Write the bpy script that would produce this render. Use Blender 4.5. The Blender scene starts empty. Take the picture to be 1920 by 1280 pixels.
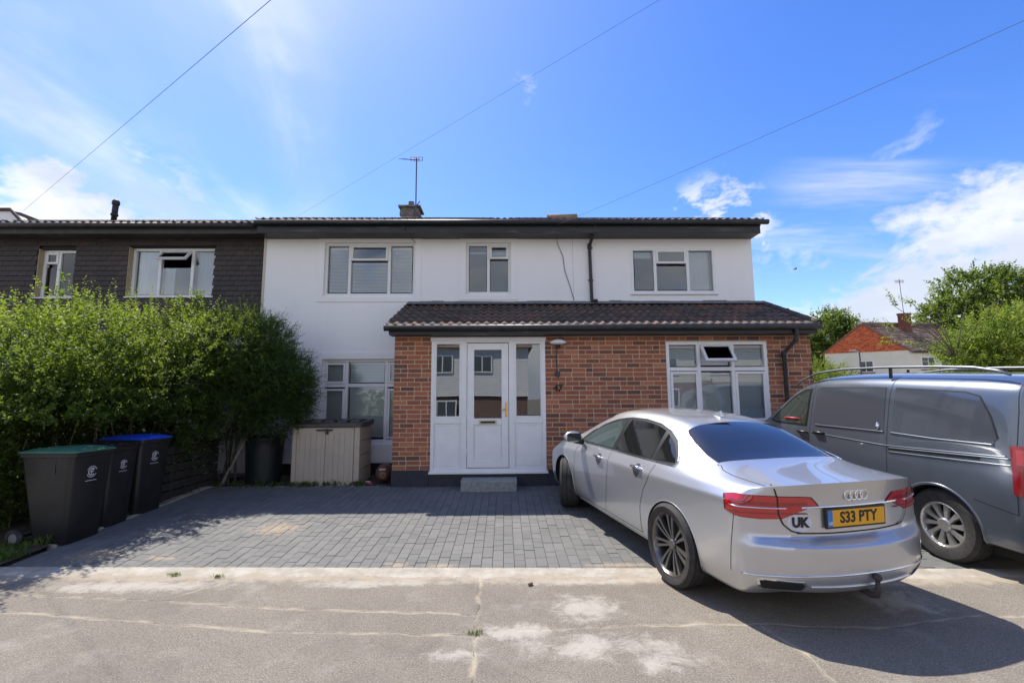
import bpy, bmesh, math, random
import numpy as np
from mathutils import Vector, Matrix
from mathutils.bvhtree import BVHTree
from mathutils.geometry import delaunay_2d_cdt
random.seed(7); rng = np.random.default_rng(7)
R = math.radians; PI = math.pi
scene = bpy.context.scene
COL = scene.collection

# ------------------------------------------------------------------ camera
cd = bpy.data.cameras.new('camera'); cam = bpy.data.objects.new('camera', cd); COL.objects.link(cam)
FPX = 880.0; CH = 1.62; YAW = R(0.96); ROLL = R(-0.33); PIT = math.atan(105 / FPX)
fw = Vector((math.sin(YAW) * math.cos(PIT), math.cos(YAW) * math.cos(PIT), math.sin(PIT)))
rt = Vector((math.cos(YAW), -math.sin(YAW), 0)); up = rt.cross(fw)
r2 = rt * math.cos(ROLL) + up * math.sin(ROLL); u2 = -rt * math.sin(ROLL) + up * math.cos(ROLL)
mw = Matrix((r2, u2, -fw)).transposed().to_4x4(); mw.translation = (0, 0, CH)
cam.matrix_world = mw
cd.sensor_width = 36; cd.lens = FPX / 1920 * 36; cd.clip_end = 3000; cd.clip_start = 0.05
scene.camera = cam

# ------------------------------------------------------------------ sun, sky, exposure
SUNV = Vector((-0.36, 0.485, 1.0)).normalized()          # towards the sun: behind the house, to the left
SUN_EL = math.asin(SUNV.z); SUN_AZ = math.atan2(SUNV.x, SUNV.y)
sd = bpy.data.lights.new('sun', 'SUN'); sun = bpy.data.objects.new('sun', sd); COL.objects.link(sun)
sd.energy = 2.5; sd.angle = R(0.53); sd.color = (1.0, 0.94, 0.85)
sun.rotation_euler = (-SUNV).to_track_quat('-Z', 'Y').to_euler()
world = bpy.data.worlds.new('World'); scene.world = world; world.use_nodes = True
wt = world.node_tree; wt.nodes.clear()
def wn(t, **k):
    n = wt.nodes.new(t)
    for a, b in k.items():
        if a.startswith('i_'):
            n.inputs[int(a[2:])].default_value = b
        else: setattr(n, a, b)
    return n
wl = wt.links.new
def wmath(op, a, b=None, c=None, clamp=False):
    n = wn('ShaderNodeMath', operation=op, use_clamp=clamp)
    for i, v in enumerate((a, b, c)):
        if v is None: continue
        if isinstance(v, (int, float)): n.inputs[i].default_value = v
        else: wl(v, n.inputs[i])
    return n.outputs[0]
def wsmooth(v, a, b):
    n = wn('ShaderNodeMapRange', interpolation_type='SMOOTHSTEP'); wl(v, n.inputs[0])
    n.inputs[1].default_value = a; n.inputs[2].default_value = b
    return n.outputs[0]
sky = wn('ShaderNodeTexSky', sky_type='NISHITA'); sky.sun_disc = False
sky.sun_elevation = SUN_EL; sky.sun_rotation = SUN_AZ; sky.altitude = 50; sky.air_density = 1.0; sky.dust_density = 0.45; sky.ozone_density = 2.2
hs = wn('ShaderNodeHueSaturation'); hs.inputs['Saturation'].default_value = 1.33; hs.inputs['Value'].default_value = 0.81; hs.inputs['Hue'].default_value = 0.516; wl(sky.outputs[0], hs.inputs['Color'])
tc = wn('ShaderNodeTexCoord'); DIR = tc.outputs['Generated']
sx = wn('ShaderNodeSeparateXYZ'); wl(DIR, sx.inputs[0])
zc = wmath('MAXIMUM', sx.outputs[2], 0.0)
zz = wmath('ADD', zc, 0.12)
cx = wmath('DIVIDE', sx.outputs[0], zz); cy = wmath('DIVIDE', sx.outputs[1], zz)
pl = wn('ShaderNodeCombineXYZ'); wl(cx, pl.inputs[0]); wl(cy, pl.inputs[1])
def wdir(px, py):                                         # a compass bearing and height in the sky, from degrees
    a, e = R(px), R(py); return (math.sin(a) * math.cos(e), math.cos(a) * math.cos(e), math.sin(e))
def wmask(az, el, inner, outer):                          # 1 inside 'inner' degrees of a bearing, 0 beyond 'outer'
    d = wn('ShaderNodeVectorMath', operation='DOT_PRODUCT'); wl(DIR, d.inputs[0]); d.inputs[1].default_value = wdir(az, el)
    return wsmooth(d.outputs['Value'], math.cos(R(outer)), math.cos(R(inner)))
def wnoise(vec, scale, detail=6, rough=0.55, stretch=None, rotz=0, dist=0.0, loc=(0, 0, 0)):
    m = wn('ShaderNodeMapping'); wl(vec, m.inputs[0]); m.inputs['Rotation'].default_value = (0, 0, rotz); m.inputs['Location'].default_value = loc
    if stretch: m.inputs['Scale'].default_value = stretch
    n = wn('ShaderNodeTexNoise'); n.inputs['Scale'].default_value = scale; n.inputs['Detail'].default_value = detail
    n.inputs['Roughness'].default_value = rough; n.inputs['Distortion'].default_value = dist; wl(m.outputs[0], n.inputs['Vector'])
    return n.outputs['Fac']
# cirrus veil on the left, thin streaks everywhere
c1 = wnoise(pl.outputs[0], 1.1, 8, 0.55, (1.6, 0.55, 1), R(35), 0.5)
veil = wmath('MULTIPLY', wsmooth(c1, 0.38, 0.70), wmath('ADD', wmask(-39, 22, 7, 20), wmath('MULTIPLY', wmask(-38, 36, 4, 17), 0.75), clamp=True))
veil = wmath('MULTIPLY', veil, 0.62)
c2 = wnoise(pl.outputs[0], 0.9, 8, 0.6, (0.35, 1.8, 1), R(-12), 0.4, (3, 1, 0))
streak = wmath('MULTIPLY', wsmooth(c2, 0.50, 0.72), wmath('MULTIPLY', wmask(40, 13, 6, 15), 0.85))
# cumulus low over the horizon
c3 = wnoise(DIR, 5.5, 10, 0.6, (1, 1, 1.7), 0, 0.25, (1.3, 0.2, 0.4))
lowband = wmath('SUBTRACT', 1.0, wsmooth(sx.outputs[2], 0.05, 0.34))
band2 = wmath('SUBTRACT', 1.0, wsmooth(sx.outputs[2], 0.10, 0.85))
thr2 = wmath('ADD', c3, wmath('MULTIPLY', band2, 0.30))
bank = wmath('ADD', wmask(47, 8, 5, 17), wmath('MULTIPLY', wmask(-40, 15.5, 4, 12), 1.7), clamp=False)
thr = wmath('ADD', wmath('ADD', c3, wmath('MULTIPLY', lowband, 0.22)), wmath('MULTIPLY', bank, 0.125))
cum = wmath('MULTIPLY', wsmooth(thr, 0.60, 0.74), wmath('ADD', wmask(46, 7, 10, 20), wmath('ADD', wmask(-41, 13, 7, 13), wmask(27, 17, 1.5, 6.0)), clamp=True))
fill_clouds = wmath('MULTIPLY', wsmooth(thr2, 0.50, 0.72), wmath('SUBTRACT', 1.0, wmask(0, 20, 62, 75)))  # cloud cover added out of view to brighten the shaded facade
cum = wmath('MAXIMUM', cum, fill_clouds)
c4 = wnoise(DIR, 13, 8, 0.65, (1, 1, 1.5), 0, 0.3, (0.7, 0, 0))
puff = wmath('MULTIPLY', wsmooth(c4, 0.47, 0.62), wmath('ADD', wmask(25.5, 18.5, 2.5, 7), wmath('MULTIPLY', wmask(3, 35, 0.6, 2.2), 0.3), clamp=True))
a1 = wmath('MAXIMUM', wmath('MAXIMUM', veil, streak), wmath('MAXIMUM', cum, puff), clamp=True)
# paler sky round the sun's side
glow = wmath('MULTIPLY', wmask(-30, 46, 10, 52), 0.05)
lowhaze = wmath('MULTIPLY', wmath('SUBTRACT', 1.0, wsmooth(sx.outputs[2], 0.0, 0.30)), 0.35)
pale = wmath('MAXIMUM', glow, lowhaze)
shade = wnoise(DIR, 7, 5, 0.5, (1, 1, 2), 0, 0, (5, 5, 0))
ccol = wn('ShaderNodeMix', data_type='RGBA'); wl(wsmooth(shade, 0.35, 0.7), ccol.inputs[0])
ccol.inputs[6].default_value = (2.5, 2.75, 3.3, 1); ccol.inputs[7].default_value = (3.7, 3.8, 4.0, 1)
m0 = wn('ShaderNodeMix', data_type='RGBA'); wl(pale, m0.inputs[0]); wl(hs.outputs[0], m0.inputs[6]); m0.inputs[7].default_value = (1.7, 2.8, 4.7, 1)
m1 = wn('ShaderNodeMix', data_type='RGBA'); wl(a1, m1.inputs[0]); wl(m0.outputs[2], m1.inputs[6]); wl(ccol.outputs[2], m1.inputs[7])
bg = wn('ShaderNodeBackground'); bg.inputs[1].default_value = 0.105; wl(m1.outputs[2], bg.inputs[0])
wo = wn('ShaderNodeOutputWorld'); wl(bg.outputs[0], wo.inputs[0])
scene.view_settings.view_transform = 'Standard'; scene.view_settings.look = 'None'
scene.view_settings.gamma = 1; scene.view_settings.use_curve_mapping = False; scene.view_settings.exposure = 1.5
scene.render.resolution_x = 1024; scene.render.resolution_y = 682

# ------------------------------------------------------------------ materials
MATS = {}
class NT:
    def __init__(s, m): s.t = m.node_tree; s.n = s.t.nodes; s.l = s.t.links.new
    def node(s, t, **k):
        n = s.n.new(t)
        for a, b in k.items(): setattr(n, a, b)
        return n
    def put(s, sock, v):
        if isinstance(v, bpy.types.NodeSocket): s.l(v, sock)
        elif v is not None: sock.default_value = v
    def math(s, op, a, b=None, c=None, clamp=False):
        n = s.node('ShaderNodeMath', operation=op, use_clamp=clamp)
        for i, v in enumerate((a, b, c)): s.put(n.inputs[i], v) if v is not None else None
        return n.outputs[0]
    def smooth(s, v, a, b):
        n = s.node('ShaderNodeMapRange', interpolation_type='SMOOTHSTEP'); s.put(n.inputs[0], v); n.inputs[1].default_value = a; n.inputs[2].default_value = b
        return n.outputs[0]
    def noise(s, scale, detail=4, rough=0.55, vec=None, stretch=None, dist=0.0):
        if vec is None: vec = s.coord()
        if stretch:
            m = s.node('ShaderNodeMapping'); s.l(vec, m.inputs[0]); m.inputs['Scale'].default_value = stretch; vec = m.outputs[0]
        n = s.node('ShaderNodeTexNoise'); s.l(vec, n.inputs['Vector']); n.inputs['Scale'].default_value = scale
        n.inputs['Detail'].default_value = detail; n.inputs['Roughness'].default_value = rough; n.inputs['Distortion'].default_value = dist
        return n.outputs['Fac']
    def coord(s):
        if not hasattr(s, '_c'): s._c = s.node('ShaderNodeNewGeometry').outputs['Position']
        return s._c
    def mix(s, f, a, b, mode='MIX'):
        n = s.node('ShaderNodeMix', data_type='RGBA', blend_type=mode)
        s.put(n.inputs[0], f); s.put(n.inputs[6], c4_(a)); s.put(n.inputs[7], c4_(b)); return n.outputs[2]
    def rnd(s):
        g = s.node('ShaderNodeNewGeometry').outputs['Random Per Island']; o = s.node('ShaderNodeObjectInfo').outputs['Random']
        return s.math('FRACT', s.math('ADD', s.math('MULTIPLY', g, 7.31), o))
    def ramp(s, f, stops):
        n = s.node('ShaderNodeValToRGB'); s.put(n.inputs[0], f); e = n.color_ramp.elements
        while len(e) < len(stops): e.new(0.5)
        for i, (p, c) in enumerate(stops): e[i].position = p; e[i].color = c4_(c)
        return n.outputs[0]
    def bump(s, h, strength, dist=0.01):
        n = s.node('ShaderNodeBump'); n.inputs['Strength'].default_value = strength; n.inputs['Distance'].default_value = dist; s.l(h, n.inputs['Height']); return n.outputs[0]
def c4_(c):
    return (*c, 1.0) if isinstance(c, (tuple, list)) and len(c) == 3 else c
def mat(name, col=(0.5, 0.5, 0.5), rough=0.6, metal=0.0, fn=None, spec=0.5, coat=0.0, coatr=0.05, emit=None):
    if name in MATS: return MATS[name]
    m = bpy.data.materials.new(name); m.use_nodes = True; b = m.node_tree.nodes['Principled BSDF']
    b.inputs['Base Color'].default_value = (*col, 1); b.inputs['Roughness'].default_value = rough; b.inputs['Metallic'].default_value = metal
    b.inputs['Specular IOR Level'].default_value = spec; b.inputs['Coat Weight'].default_value = coat; b.inputs['Coat Roughness'].default_value = coatr
    if fn: fn(NT(m), b)
    MATS[name] = m; return m
def noisy(name, c1, c2, scale=8, rough=0.7, bump=0.0, bscale=60, detail=5, stretch=None, **k):
    def fn(t, b):
        f = t.smooth(t.noise(scale, detail, 0.6, stretch=stretch), 0.3, 0.7)
        t.l(t.mix(f, c1, c2), b.inputs['Base Color'])
        if bump: t.l(t.bump(t.noise(bscale, 3), bump), b.inputs['Normal'])
    return mat(name, c1, rough, fn=fn, **k)

def f_render(t, b):
    st = t.smooth(t.noise(1.6, 6, 0.65, stretch=(1, 1, 0.35)), 0.45, 0.8)
    f2 = t.smooth(t.noise(14, 4, 0.7), 0.55, 0.85)
    c = t.mix(t.math('MULTIPLY', st, 0.35), (0.88, 0.87, 0.835), (0.76, 0.75, 0.71))
    c = t.mix(t.math('MULTIPLY', f2, 0.10), c, (0.5, 0.5, 0.47))
    sk = t.smooth(t.noise(1.0, 6, 0.75, stretch=(7, 1, 0.35)), 0.56, 0.80); c = t.mix(t.math('MULTIPLY', sk, 0.16), c, (0.42, 0.40, 0.35))
    t.l(c, b.inputs['Base Color']); t.l(t.bump(t.noise(70, 4), 0.25, 0.005), b.inputs['Normal'])
M_render = mat('white_render', rough=0.8, fn=f_render)
def f_brick(t, b):
    r = t.rnd()
    c = t.ramp(r, [(0, (0.13, 0.062, 0.045)), (0.2, (0.21, 0.085, 0.055)), (0.42, (0.35, 0.112, 0.056)), (0.62, (0.43, 0.150, 0.070)), (0.80, (0.29, 0.100, 0.060)), (1, (0.50, 0.20, 0.10))])
    n1 = t.smooth(t.noise(26, 5, 0.7, stretch=(1, 1, 1.6)), 0.35, 0.7)
    c = t.mix(t.math('MULTIPLY', n1, 0.38), c, (0.13, 0.065, 0.055))
    n2 = t.smooth(t.noise(9, 4, 0.7), 0.55, 0.8); c = t.mix(t.math('MULTIPLY', n2, 0.4), c, (0.42, 0.24, 0.15))
    t.l(c, b.inputs['Base Color']); t.l(t.bump(t.noise(120, 4, 0.7), 0.5, 0.006), b.inputs['Normal'])
M_brick = mat('red_brick', rough=0.85, fn=f_brick)
M_mortar = noisy('sandy_mortar', (0.50, 0.37, 0.235), (0.58, 0.44, 0.29), 30, 0.9, 0.4, 150)
M_upvc = noisy('white_upvc', (0.82, 0.815, 0.80), (0.77, 0.765, 0.75), 5, 0.32)
M_upvc2 = noisy('cream_upvc', (0.80, 0.79, 0.75), (0.74, 0.73, 0.69), 5, 0.4)
M_black = noisy('black_gloss_paint', (0.014, 0.014, 0.016), (0.035, 0.034, 0.034), 9, 0.5)
def f_fascia(t, b):
    f = t.smooth(t.noise(2.2, 6, 0.7, stretch=(0.5, 1, 5), dist=1.0), 0.52, 0.75)
    t.l(t.mix(f, (0.012, 0.012, 0.013), (0.085, 0.08, 0.075)), b.inputs['Base Color'])
M_fascia = mat('weathered_black_fascia', rough=0.42, fn=f_fascia)
M_plinth = noisy('dark_plinth_paint', (0.022, 0.023, 0.032), (0.035, 0.036, 0.045), 12, 0.7, 0.2, 60)
M_lead = noisy('lead_flashing', (0.12, 0.125, 0.14), (0.20, 0.205, 0.22), 14, 0.6, 0.3, 30)
M_stone = noisy('concrete_step', (0.22, 0.23, 0.21), (0.33, 0.34, 0.31), 18, 0.9, 0.5, 90)
def f_tile(t, b):
    r = t.rnd()
    c = t.ramp(r, [(0, (0.055, 0.047, 0.040)), (0.45, (0.085, 0.070, 0.058)), (0.8, (0.115, 0.082, 0.062)), (1, (0.17, 0.085, 0.055))])
    n = t.smooth(t.noise(1.7, 4, 0.6), 0.48, 0.72); c = t.mix(t.math('MULTIPLY', n, 0.75), c, (0.21, 0.095, 0.060))
    n2 = t.smooth(t.noise(45, 5, 0.7), 0.60, 0.74); c = t.mix(t.math('MULTIPLY', n2, 0.6), c, (0.28, 0.27, 0.24))
    n3 = t.smooth(t.noise(6, 4, 0.7), 0.58, 0.75); c = t.mix(t.math('MULTIPLY', n3, 0.4), c, (0.06, 0.07, 0.03))
    t.l(c, b.inputs['Base Color']); t.l(t.bump(t.noise(140, 4, 0.7), 0.35, 0.004), b.inputs['Normal'])
M_tile = mat('weathered_roof_tile', rough=0.85, fn=f_tile)
M_tilelip = noisy('pale_tile_edge', (0.50, 0.44, 0.38), (0.30, 0.24, 0.20), 20, 0.9)  # paler front edge for the eave row of tiles
def f_hung(t, b):
    r = t.rnd()
    c = t.ramp(r, [(0, (0.042, 0.034, 0.029)), (0.5, (0.050, 0.040, 0.034)), (0.95, (0.058, 0.046, 0.039)), (1, (0.09, 0.055, 0.042))])
    n2 = t.smooth(t.noise(30, 4, 0.7), 0.66, 0.76); c = t.mix(t.math('MULTIPLY', n2, 0.4), c, (0.14, 0.13, 0.12))
    t.l(c, b.inputs['Base Color'])
M_hung = mat('dark_hung_tile', rough=0.7, fn=f_hung)
def f_paver(t, b):
    r = t.rnd()
    c = t.ramp(r, [(0, (0.112, 0.112, 0.106)), (0.5, (0.128, 0.128, 0.120)), (1, (0.148, 0.147, 0.137))])
    n = t.smooth(t.noise(1.3, 5, 0.6), 0.35, 0.75); c = t.mix(t.math('MULTIPLY', n, 0.45), c, (0.172, 0.168, 0.154))
    p = t.coord()
    sp = t.node('ShaderNodeSeparateXYZ'); t.l(p, sp.inputs[0])
    def blob(x, y, rx, ry):
        dx = t.math('DIVIDE', t.math('SUBTRACT', sp.outputs[0], x), rx); dy = t.math('DIVIDE', t.math('SUBTRACT', sp.outputs[1], y), ry)
        return t.math('SUBTRACT', 1.0, t.math('SQRT', t.math('ADD', t.math('MULTIPLY', dx, dx), t.math('MULTIPLY', dy, dy))))
    m = None
    for a in ((-2.75, 5.95, 0.42, 0.36), (-3.5, 5.06, 0.26, 0.10), (-4.25, 5.15, 0.42, 0.28), (-1.05, 4.82, 0.20, 0.09), (-0.6, 4.78, 0.25, 0.07), (1.1, 4.75, 0.5, 0.07)):
        d = blob(*a); m = d if m is None else t.math('MAXIMUM', m, d)
    n3 = t.noise(22, 8, 0.8)
    f = t.math('MULTIPLY', t.smooth(t.math('ADD', m, t.math('MULTIPLY', t.math('SUBTRACT', n3, 0.5), 3.2)), 0.12, 0.9), 0.6)
    f = t.math('MULTIPLY', f, t.smooth(m, 0.0, 0.15))
    c = t.mix(f, c, (0.38, 0.28, 0.18))
    t.l(c, b.inputs['Base Color']); t.l(t.bump(t.noise(150, 4, 0.7), 0.3, 0.004), b.inputs['Normal'])
M_paver = mat('charcoal_block_paver', rough=0.8, fn=f_paver)
M_sand = noisy('jointing_sand', (0.075, 0.073, 0.070), (0.15, 0.14, 0.12), 9, 0.95)
def f_conc(t, b):
    c = t.mix(t.smooth(t.noise(5, 6, 0.7), 0.35, 0.7), (0.30, 0.265, 0.21), (0.43, 0.40, 0.34))
    n = t.smooth(t.noise(2.3, 5, 0.65), 0.5, 0.7); c = t.mix(t.math('MULTIPLY', n, 0.6), c, (0.36, 0.29, 0.20))
    t.l(c, b.inputs['Base Color']); t.l(t.bump(t.noise(70, 5, 0.7), 0.5, 0.006), b.inputs['Normal'])
M_conc = mat('pale_concrete_haunch', rough=0.9, fn=f_conc)
SEAMS = [[(-4.9, 4.33), (-4.26, 4.254), (-2.806, 4.084), (-1.85, 3.91), (-0.20, 3.76)],
         [(-4.9, 4.05), (-3.917, 3.925), (-2.828, 3.736), (-1.68, 3.551), (-0.18, 3.448)],
         [(-0.226, 4.47), (-0.21, 3.6), (-0.176, 2.0)], [(0.1, 3.50), (0.483, 3.54), (1.20, 3.56), (1.80, 3.545)],
         [(1.80, 3.545), (1.90, 3.186), (1.86, 2.7), (1.7, 2.2)], [(1.80, 3.545), (2.6, 3.45), (3.4, 3.62), (4.2, 3.6)], [(-2.45, 4.5), (-2.75, 4.15)]]
def f_asphalt(t, b):
    p = t.coord()
    wob = t.node('ShaderNodeTexNoise'); t.l(p, wob.inputs['Vector']); wob.inputs['Scale'].default_value = 5; wob.inputs['Detail'].default_value = 6
    off = t.node('ShaderNodeVectorMath', operation='MULTIPLY_ADD'); t.l(wob.outputs['Color'], off.inputs[0]); off.inputs[1].default_value = (0.09, 0.09, 0); t.l(p, off.inputs[2])
    sub = t.node('ShaderNodeVectorMath', operation='SUBTRACT'); t.l(off.outputs[0], sub.inputs[0]); sub.inputs[1].default_value = (0.045, 0.045, 0)
    sp = t.node('ShaderNodeSeparateXYZ'); t.l(sub.outputs[0], sp.inputs[0]); X, Y = sp.outputs[0], sp.outputs[1]
    def seg(a, c):
        dx, dy = c[0] - a[0], c[1] - a[1]; L2 = dx * dx + dy * dy
        px = t.math('SUBTRACT', X, a[0]); py = t.math('SUBTRACT', Y, a[1])
        h = t.math('MULTIPLY', t.math('ADD', t.math('MULTIPLY', px, dx), t.math('MULTIPLY', py, dy)), 1 / L2, clamp=True)
        ex = t.math('SUBTRACT', px, t.math('MULTIPLY', h, dx)); ey = t.math('SUBTRACT', py, t.math('MULTIPLY', h, dy))
        return t.math('SQRT', t.math('ADD', t.math('MULTIPLY', ex, ex), t.math('MULTIPLY', ey, ey)))
    d = None
    for s in SEAMS:
        for a, c in zip(s, s[1:]):
            e = seg(a, c); d = e if d is None else t.math('MINIMUM', d, e)
    fine = t.noise(92, 4, 0.9); mid = t.noise(26, 5, 0.85); big = t.noise(0.9, 6, 0.6); med = t.noise(5, 6, 0.65)
    c = t.mix(t.smooth(big, 0.35, 0.68), (0.210, 0.183, 0.145), (0.255, 0.225, 0.178))
    c = t.mix(t.math('MULTIPLY', t.smooth(med, 0.5, 0.75), 0.45), c, (0.27, 0.25, 0.215))
    c = t.mix(t.smooth(fine, 0.36, 0.58), (0.100, 0.085, 0.070), c)
    c = t.mix(t.math('MULTIPLY', t.math('SUBTRACT', 1.0, t.smooth(mid, 0.36, 0.50)), 0.55), c, (0.085, 0.072, 0.060))
    c = t.mix(t.math('MULTIPLY', t.smooth(fine, 0.55, 0.67), 0.75), c, (0.48, 0.43, 0.36))
    c = t.mix(t.math('MULTIPLY', t.smooth(mid, 0.60, 0.72), 0.55), c, (0.10, 0.088, 0.078))
    bg_ = t.noise(2.0, 7, 0.7); c = t.mix(t.math('MULTIPLY', t.smooth(bg_, 0.52, 0.72), 0.40), c, (0.34, 0.31, 0.265)); c = t.mix(t.math('MULTIPLY', t.math('SUBTRACT', 1.0, t.smooth(t.noise(1.4, 6, 0.7), 0.36, 0.5)), 0.30), c, (0.12, 0.10, 0.085))
    # cement spill
    def blob(x, y, rx, ry):
        dx = t.math('DIVIDE', t.math('SUBTRACT', X, x), rx); dy = t.math('DIVIDE', t.math('SUBTRACT', Y, y), ry)
        return t.math('SUBTRACT', 1.0, t.math('SQRT', t.math('ADD', t.math('MULTIPLY', dx, dx), t.math('MULTIPLY', dy, dy))))
    m = None
    for a in ((0.62, 3.85, 0.42, 0.38), (0.10, 3.5, 0.45, 0.20), (0.55, 3.3, 0.8, 0.25), (-0.3, 3.2, 0.4, 0.12), (0.95, 3.1, 0.35, 0.2), (3.1, 3.9, 0.5, 0.3), (-3.2, 4.40, 1.3, 0.22), (-1.2, 4.38, 1.0, 0.12), (0.9, 4.36, 1.2, 0.12)):
        e = blob(*a); m = e if m is None else t.math('MAXIMUM', m, e)
    f = t.smooth(t.math('ADD', m, t.math('MULTIPLY', t.math('SUBTRACT', t.noise(4.5, 12, 0.82, dist=0.6), 0.5), 3.6)), 0.15, 1.0)
    f = t.math('MULTIPLY', t.math('MULTIPLY', f, t.smooth(m, -0.35, 0.35)), 0.62)
    c = t.mix(f, c, (0.46, 0.43, 0.37))
    ed = t.math('ADD', Y, t.math('MULTIPLY', X, 0.038)); eg = t.smooth(t.math('ADD', ed, t.math('MULTIPLY', t.math('SUBTRACT', t.noise(6, 8, 0.75), 0.5), 0.7)), 4.28, 4.50)
    c = t.mix(t.math('MULTIPLY', eg, t.math('MULTIPLY', 0.75, t.math('SUBTRACT', 1.0, t.smooth(Y, 4.8, 4.9)))), c, (0.38, 0.32, 0.24))
    # sandy and dark line of every joint
    n5 = t.noise(3.0, 5, 0.7)
    wide = t.math('MULTIPLY', t.math('SUBTRACT', 1.0, t.smooth(t.math('ADD', d, t.math('MULTIPLY', t.math('SUBTRACT', fine, 0.5), 0.05)), 0.0, 0.032)), t.smooth(n5, 0.36, 0.62))
    c = t.mix(t.math('MULTIPLY', wide, 0.66), c, (0.44, 0.38, 0.27))
    thin = t.math('MULTIPLY', t.math('SUBTRACT', 1.0, t.smooth(d, 0.002, 0.008)), t.smooth(t.noise(7, 4), 0.45, 0.6))
    c = t.mix(t.math('MULTIPLY', thin, 0.7), c, (0.07, 0.065, 0.055))
    t.l(c, b.inputs['Base Color'])
    h = t.math('ADD', t.math('MULTIPLY', fine, 0.6), t.math('ADD', t.math('MULTIPLY', mid, 1.0), t.math('MULTIPLY', t.smooth(d, 0.0, 0.03), 1.5)))
    t.l(t.bump(h, 0.55, 0.008), b.inputs['Normal'])
M_asphalt = mat('worn_asphalt', rough=0.92, fn=f_asphalt)
M_soil = noisy('dark_soil', (0.045, 0.035, 0.025), (0.09, 0.075, 0.05), 14, 0.95, 0.6, 50)
def f_blind(t, b):
    b.inputs['Roughness'].default_value = 0.5
M_blind = mat('white_blind_slat', (0.86, 0.86, 0.86), 0.5)
M_room = mat('room_interior', (0.30, 0.29, 0.28), 0.9)
M_curtain = noisy('net_curtain', (0.55, 0.57, 0.60), (0.68, 0.70, 0.72), 10, 0.9, stretch=(6, 1, 0.2))
def glass(name, tint=(0.8, 0.86, 0.88), refl=1.35, base=0.0, rough=0.0):
    if name in MATS: return MATS[name]
    m = bpy.data.materials.new(name); m.use_nodes = True; t = NT(m); t.n.clear()
    fr = t.node('ShaderNodeFresnel'); fr.inputs[0].default_value = 1.52
    f = t.math('ADD', t.math('MULTIPLY', fr.outputs[0], refl), base, clamp=True)
    tr = t.node('ShaderNodeBsdfTransparent'); tr.inputs[0].default_value = (*tint, 1)
    gl = t.node('ShaderNodeBsdfGlossy'); gl.inputs['Roughness'].default_value = rough
    g = t.bump(t.noise(0.8, 2, 0.5), 0.06, 0.02); t.l(g, gl.inputs['Normal'])
    mx = t.node('ShaderNodeMixShader'); t.l(f, mx.inputs[0]); t.l(tr.outputs[0], mx.inputs[1]); t.l(gl.outputs[0], mx.inputs[2])
    o = t.node('ShaderNodeOutputMaterial'); t.l(mx.outputs[0], o.inputs[0]); MATS[name] = m; return m
M_glass = glass('window_glass', (0.88, 0.92, 0.94), refl=1.5, base=0.04)
M_doorglass = glass('door_glass', (0.45, 0.52, 0.50), refl=2.6, base=0.12)
M_brass = mat('polished_brass', (0.80, 0.52, 0.18), 0.22, 1.0)
M_chrome = mat('bright_chrome', (0.80, 0.81, 0.82), 0.10, 1.0)
def f_leaf(dark, light, top, z0, z1):
    def fn(t, b):
        r = t.rnd()
        sp = t.node('ShaderNodeSeparateXYZ'); t.l(t.coord(), sp.inputs[0])
        at = t.node('ShaderNodeAttribute', attribute_name='age'); h = at.outputs['Fac']
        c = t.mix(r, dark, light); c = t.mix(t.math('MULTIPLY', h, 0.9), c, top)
        n = t.smooth(t.noise(1.2, 3), 0.4, 0.65); c = t.mix(t.math('MULTIPLY', n, 0.3), c, dark)
        t.l(c, b.inputs['Base Color'])
        tl = t.node('ShaderNodeBsdfTranslucent'); c2 = t.mix(0.5, c, (0.34, 0.46, 0.03)); t.l(c2, tl.inputs[0])
        mx = t.node('ShaderNodeMixShader'); mx.inputs[0].default_value = 0.45
        t.l(b.outputs[0], mx.inputs[1]); t.l(tl.outputs[0], mx.inputs[2]); t.l(mx.outputs[0], t.n['Material Output'].inputs[0])
    return fn
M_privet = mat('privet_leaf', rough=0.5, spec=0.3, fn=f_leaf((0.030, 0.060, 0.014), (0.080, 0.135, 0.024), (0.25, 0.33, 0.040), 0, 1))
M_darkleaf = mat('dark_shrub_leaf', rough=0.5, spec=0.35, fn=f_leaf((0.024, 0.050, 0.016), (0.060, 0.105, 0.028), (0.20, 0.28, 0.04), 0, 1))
M_treeleaf = mat('broad_tree_leaf', rough=0.5, spec=0.4, fn=f_leaf((0.040, 0.070, 0.018), (0.095, 0.145, 0.034), (0.17, 0.24, 0.04), 0, 1))
M_yellowleaf = mat('yellow_green_leaf', rough=0.5, spec=0.4, fn=f_leaf((0.11, 0.17, 0.03), (0.25, 0.31, 0.045), (0.52, 0.42, 0.03), 0, 1))
M_bark = noisy('grey_brown_bark', (0.09, 0.07, 0.05), (0.17, 0.14, 0.10), 20, 0.9, 0.5, 40)
M_grass = mat('grass_blade', rough=0.6, fn=f_leaf((0.04, 0.08, 0.015), (0.08, 0.14, 0.025), (0.12, 0.2, 0.03), 0, 1))

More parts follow.
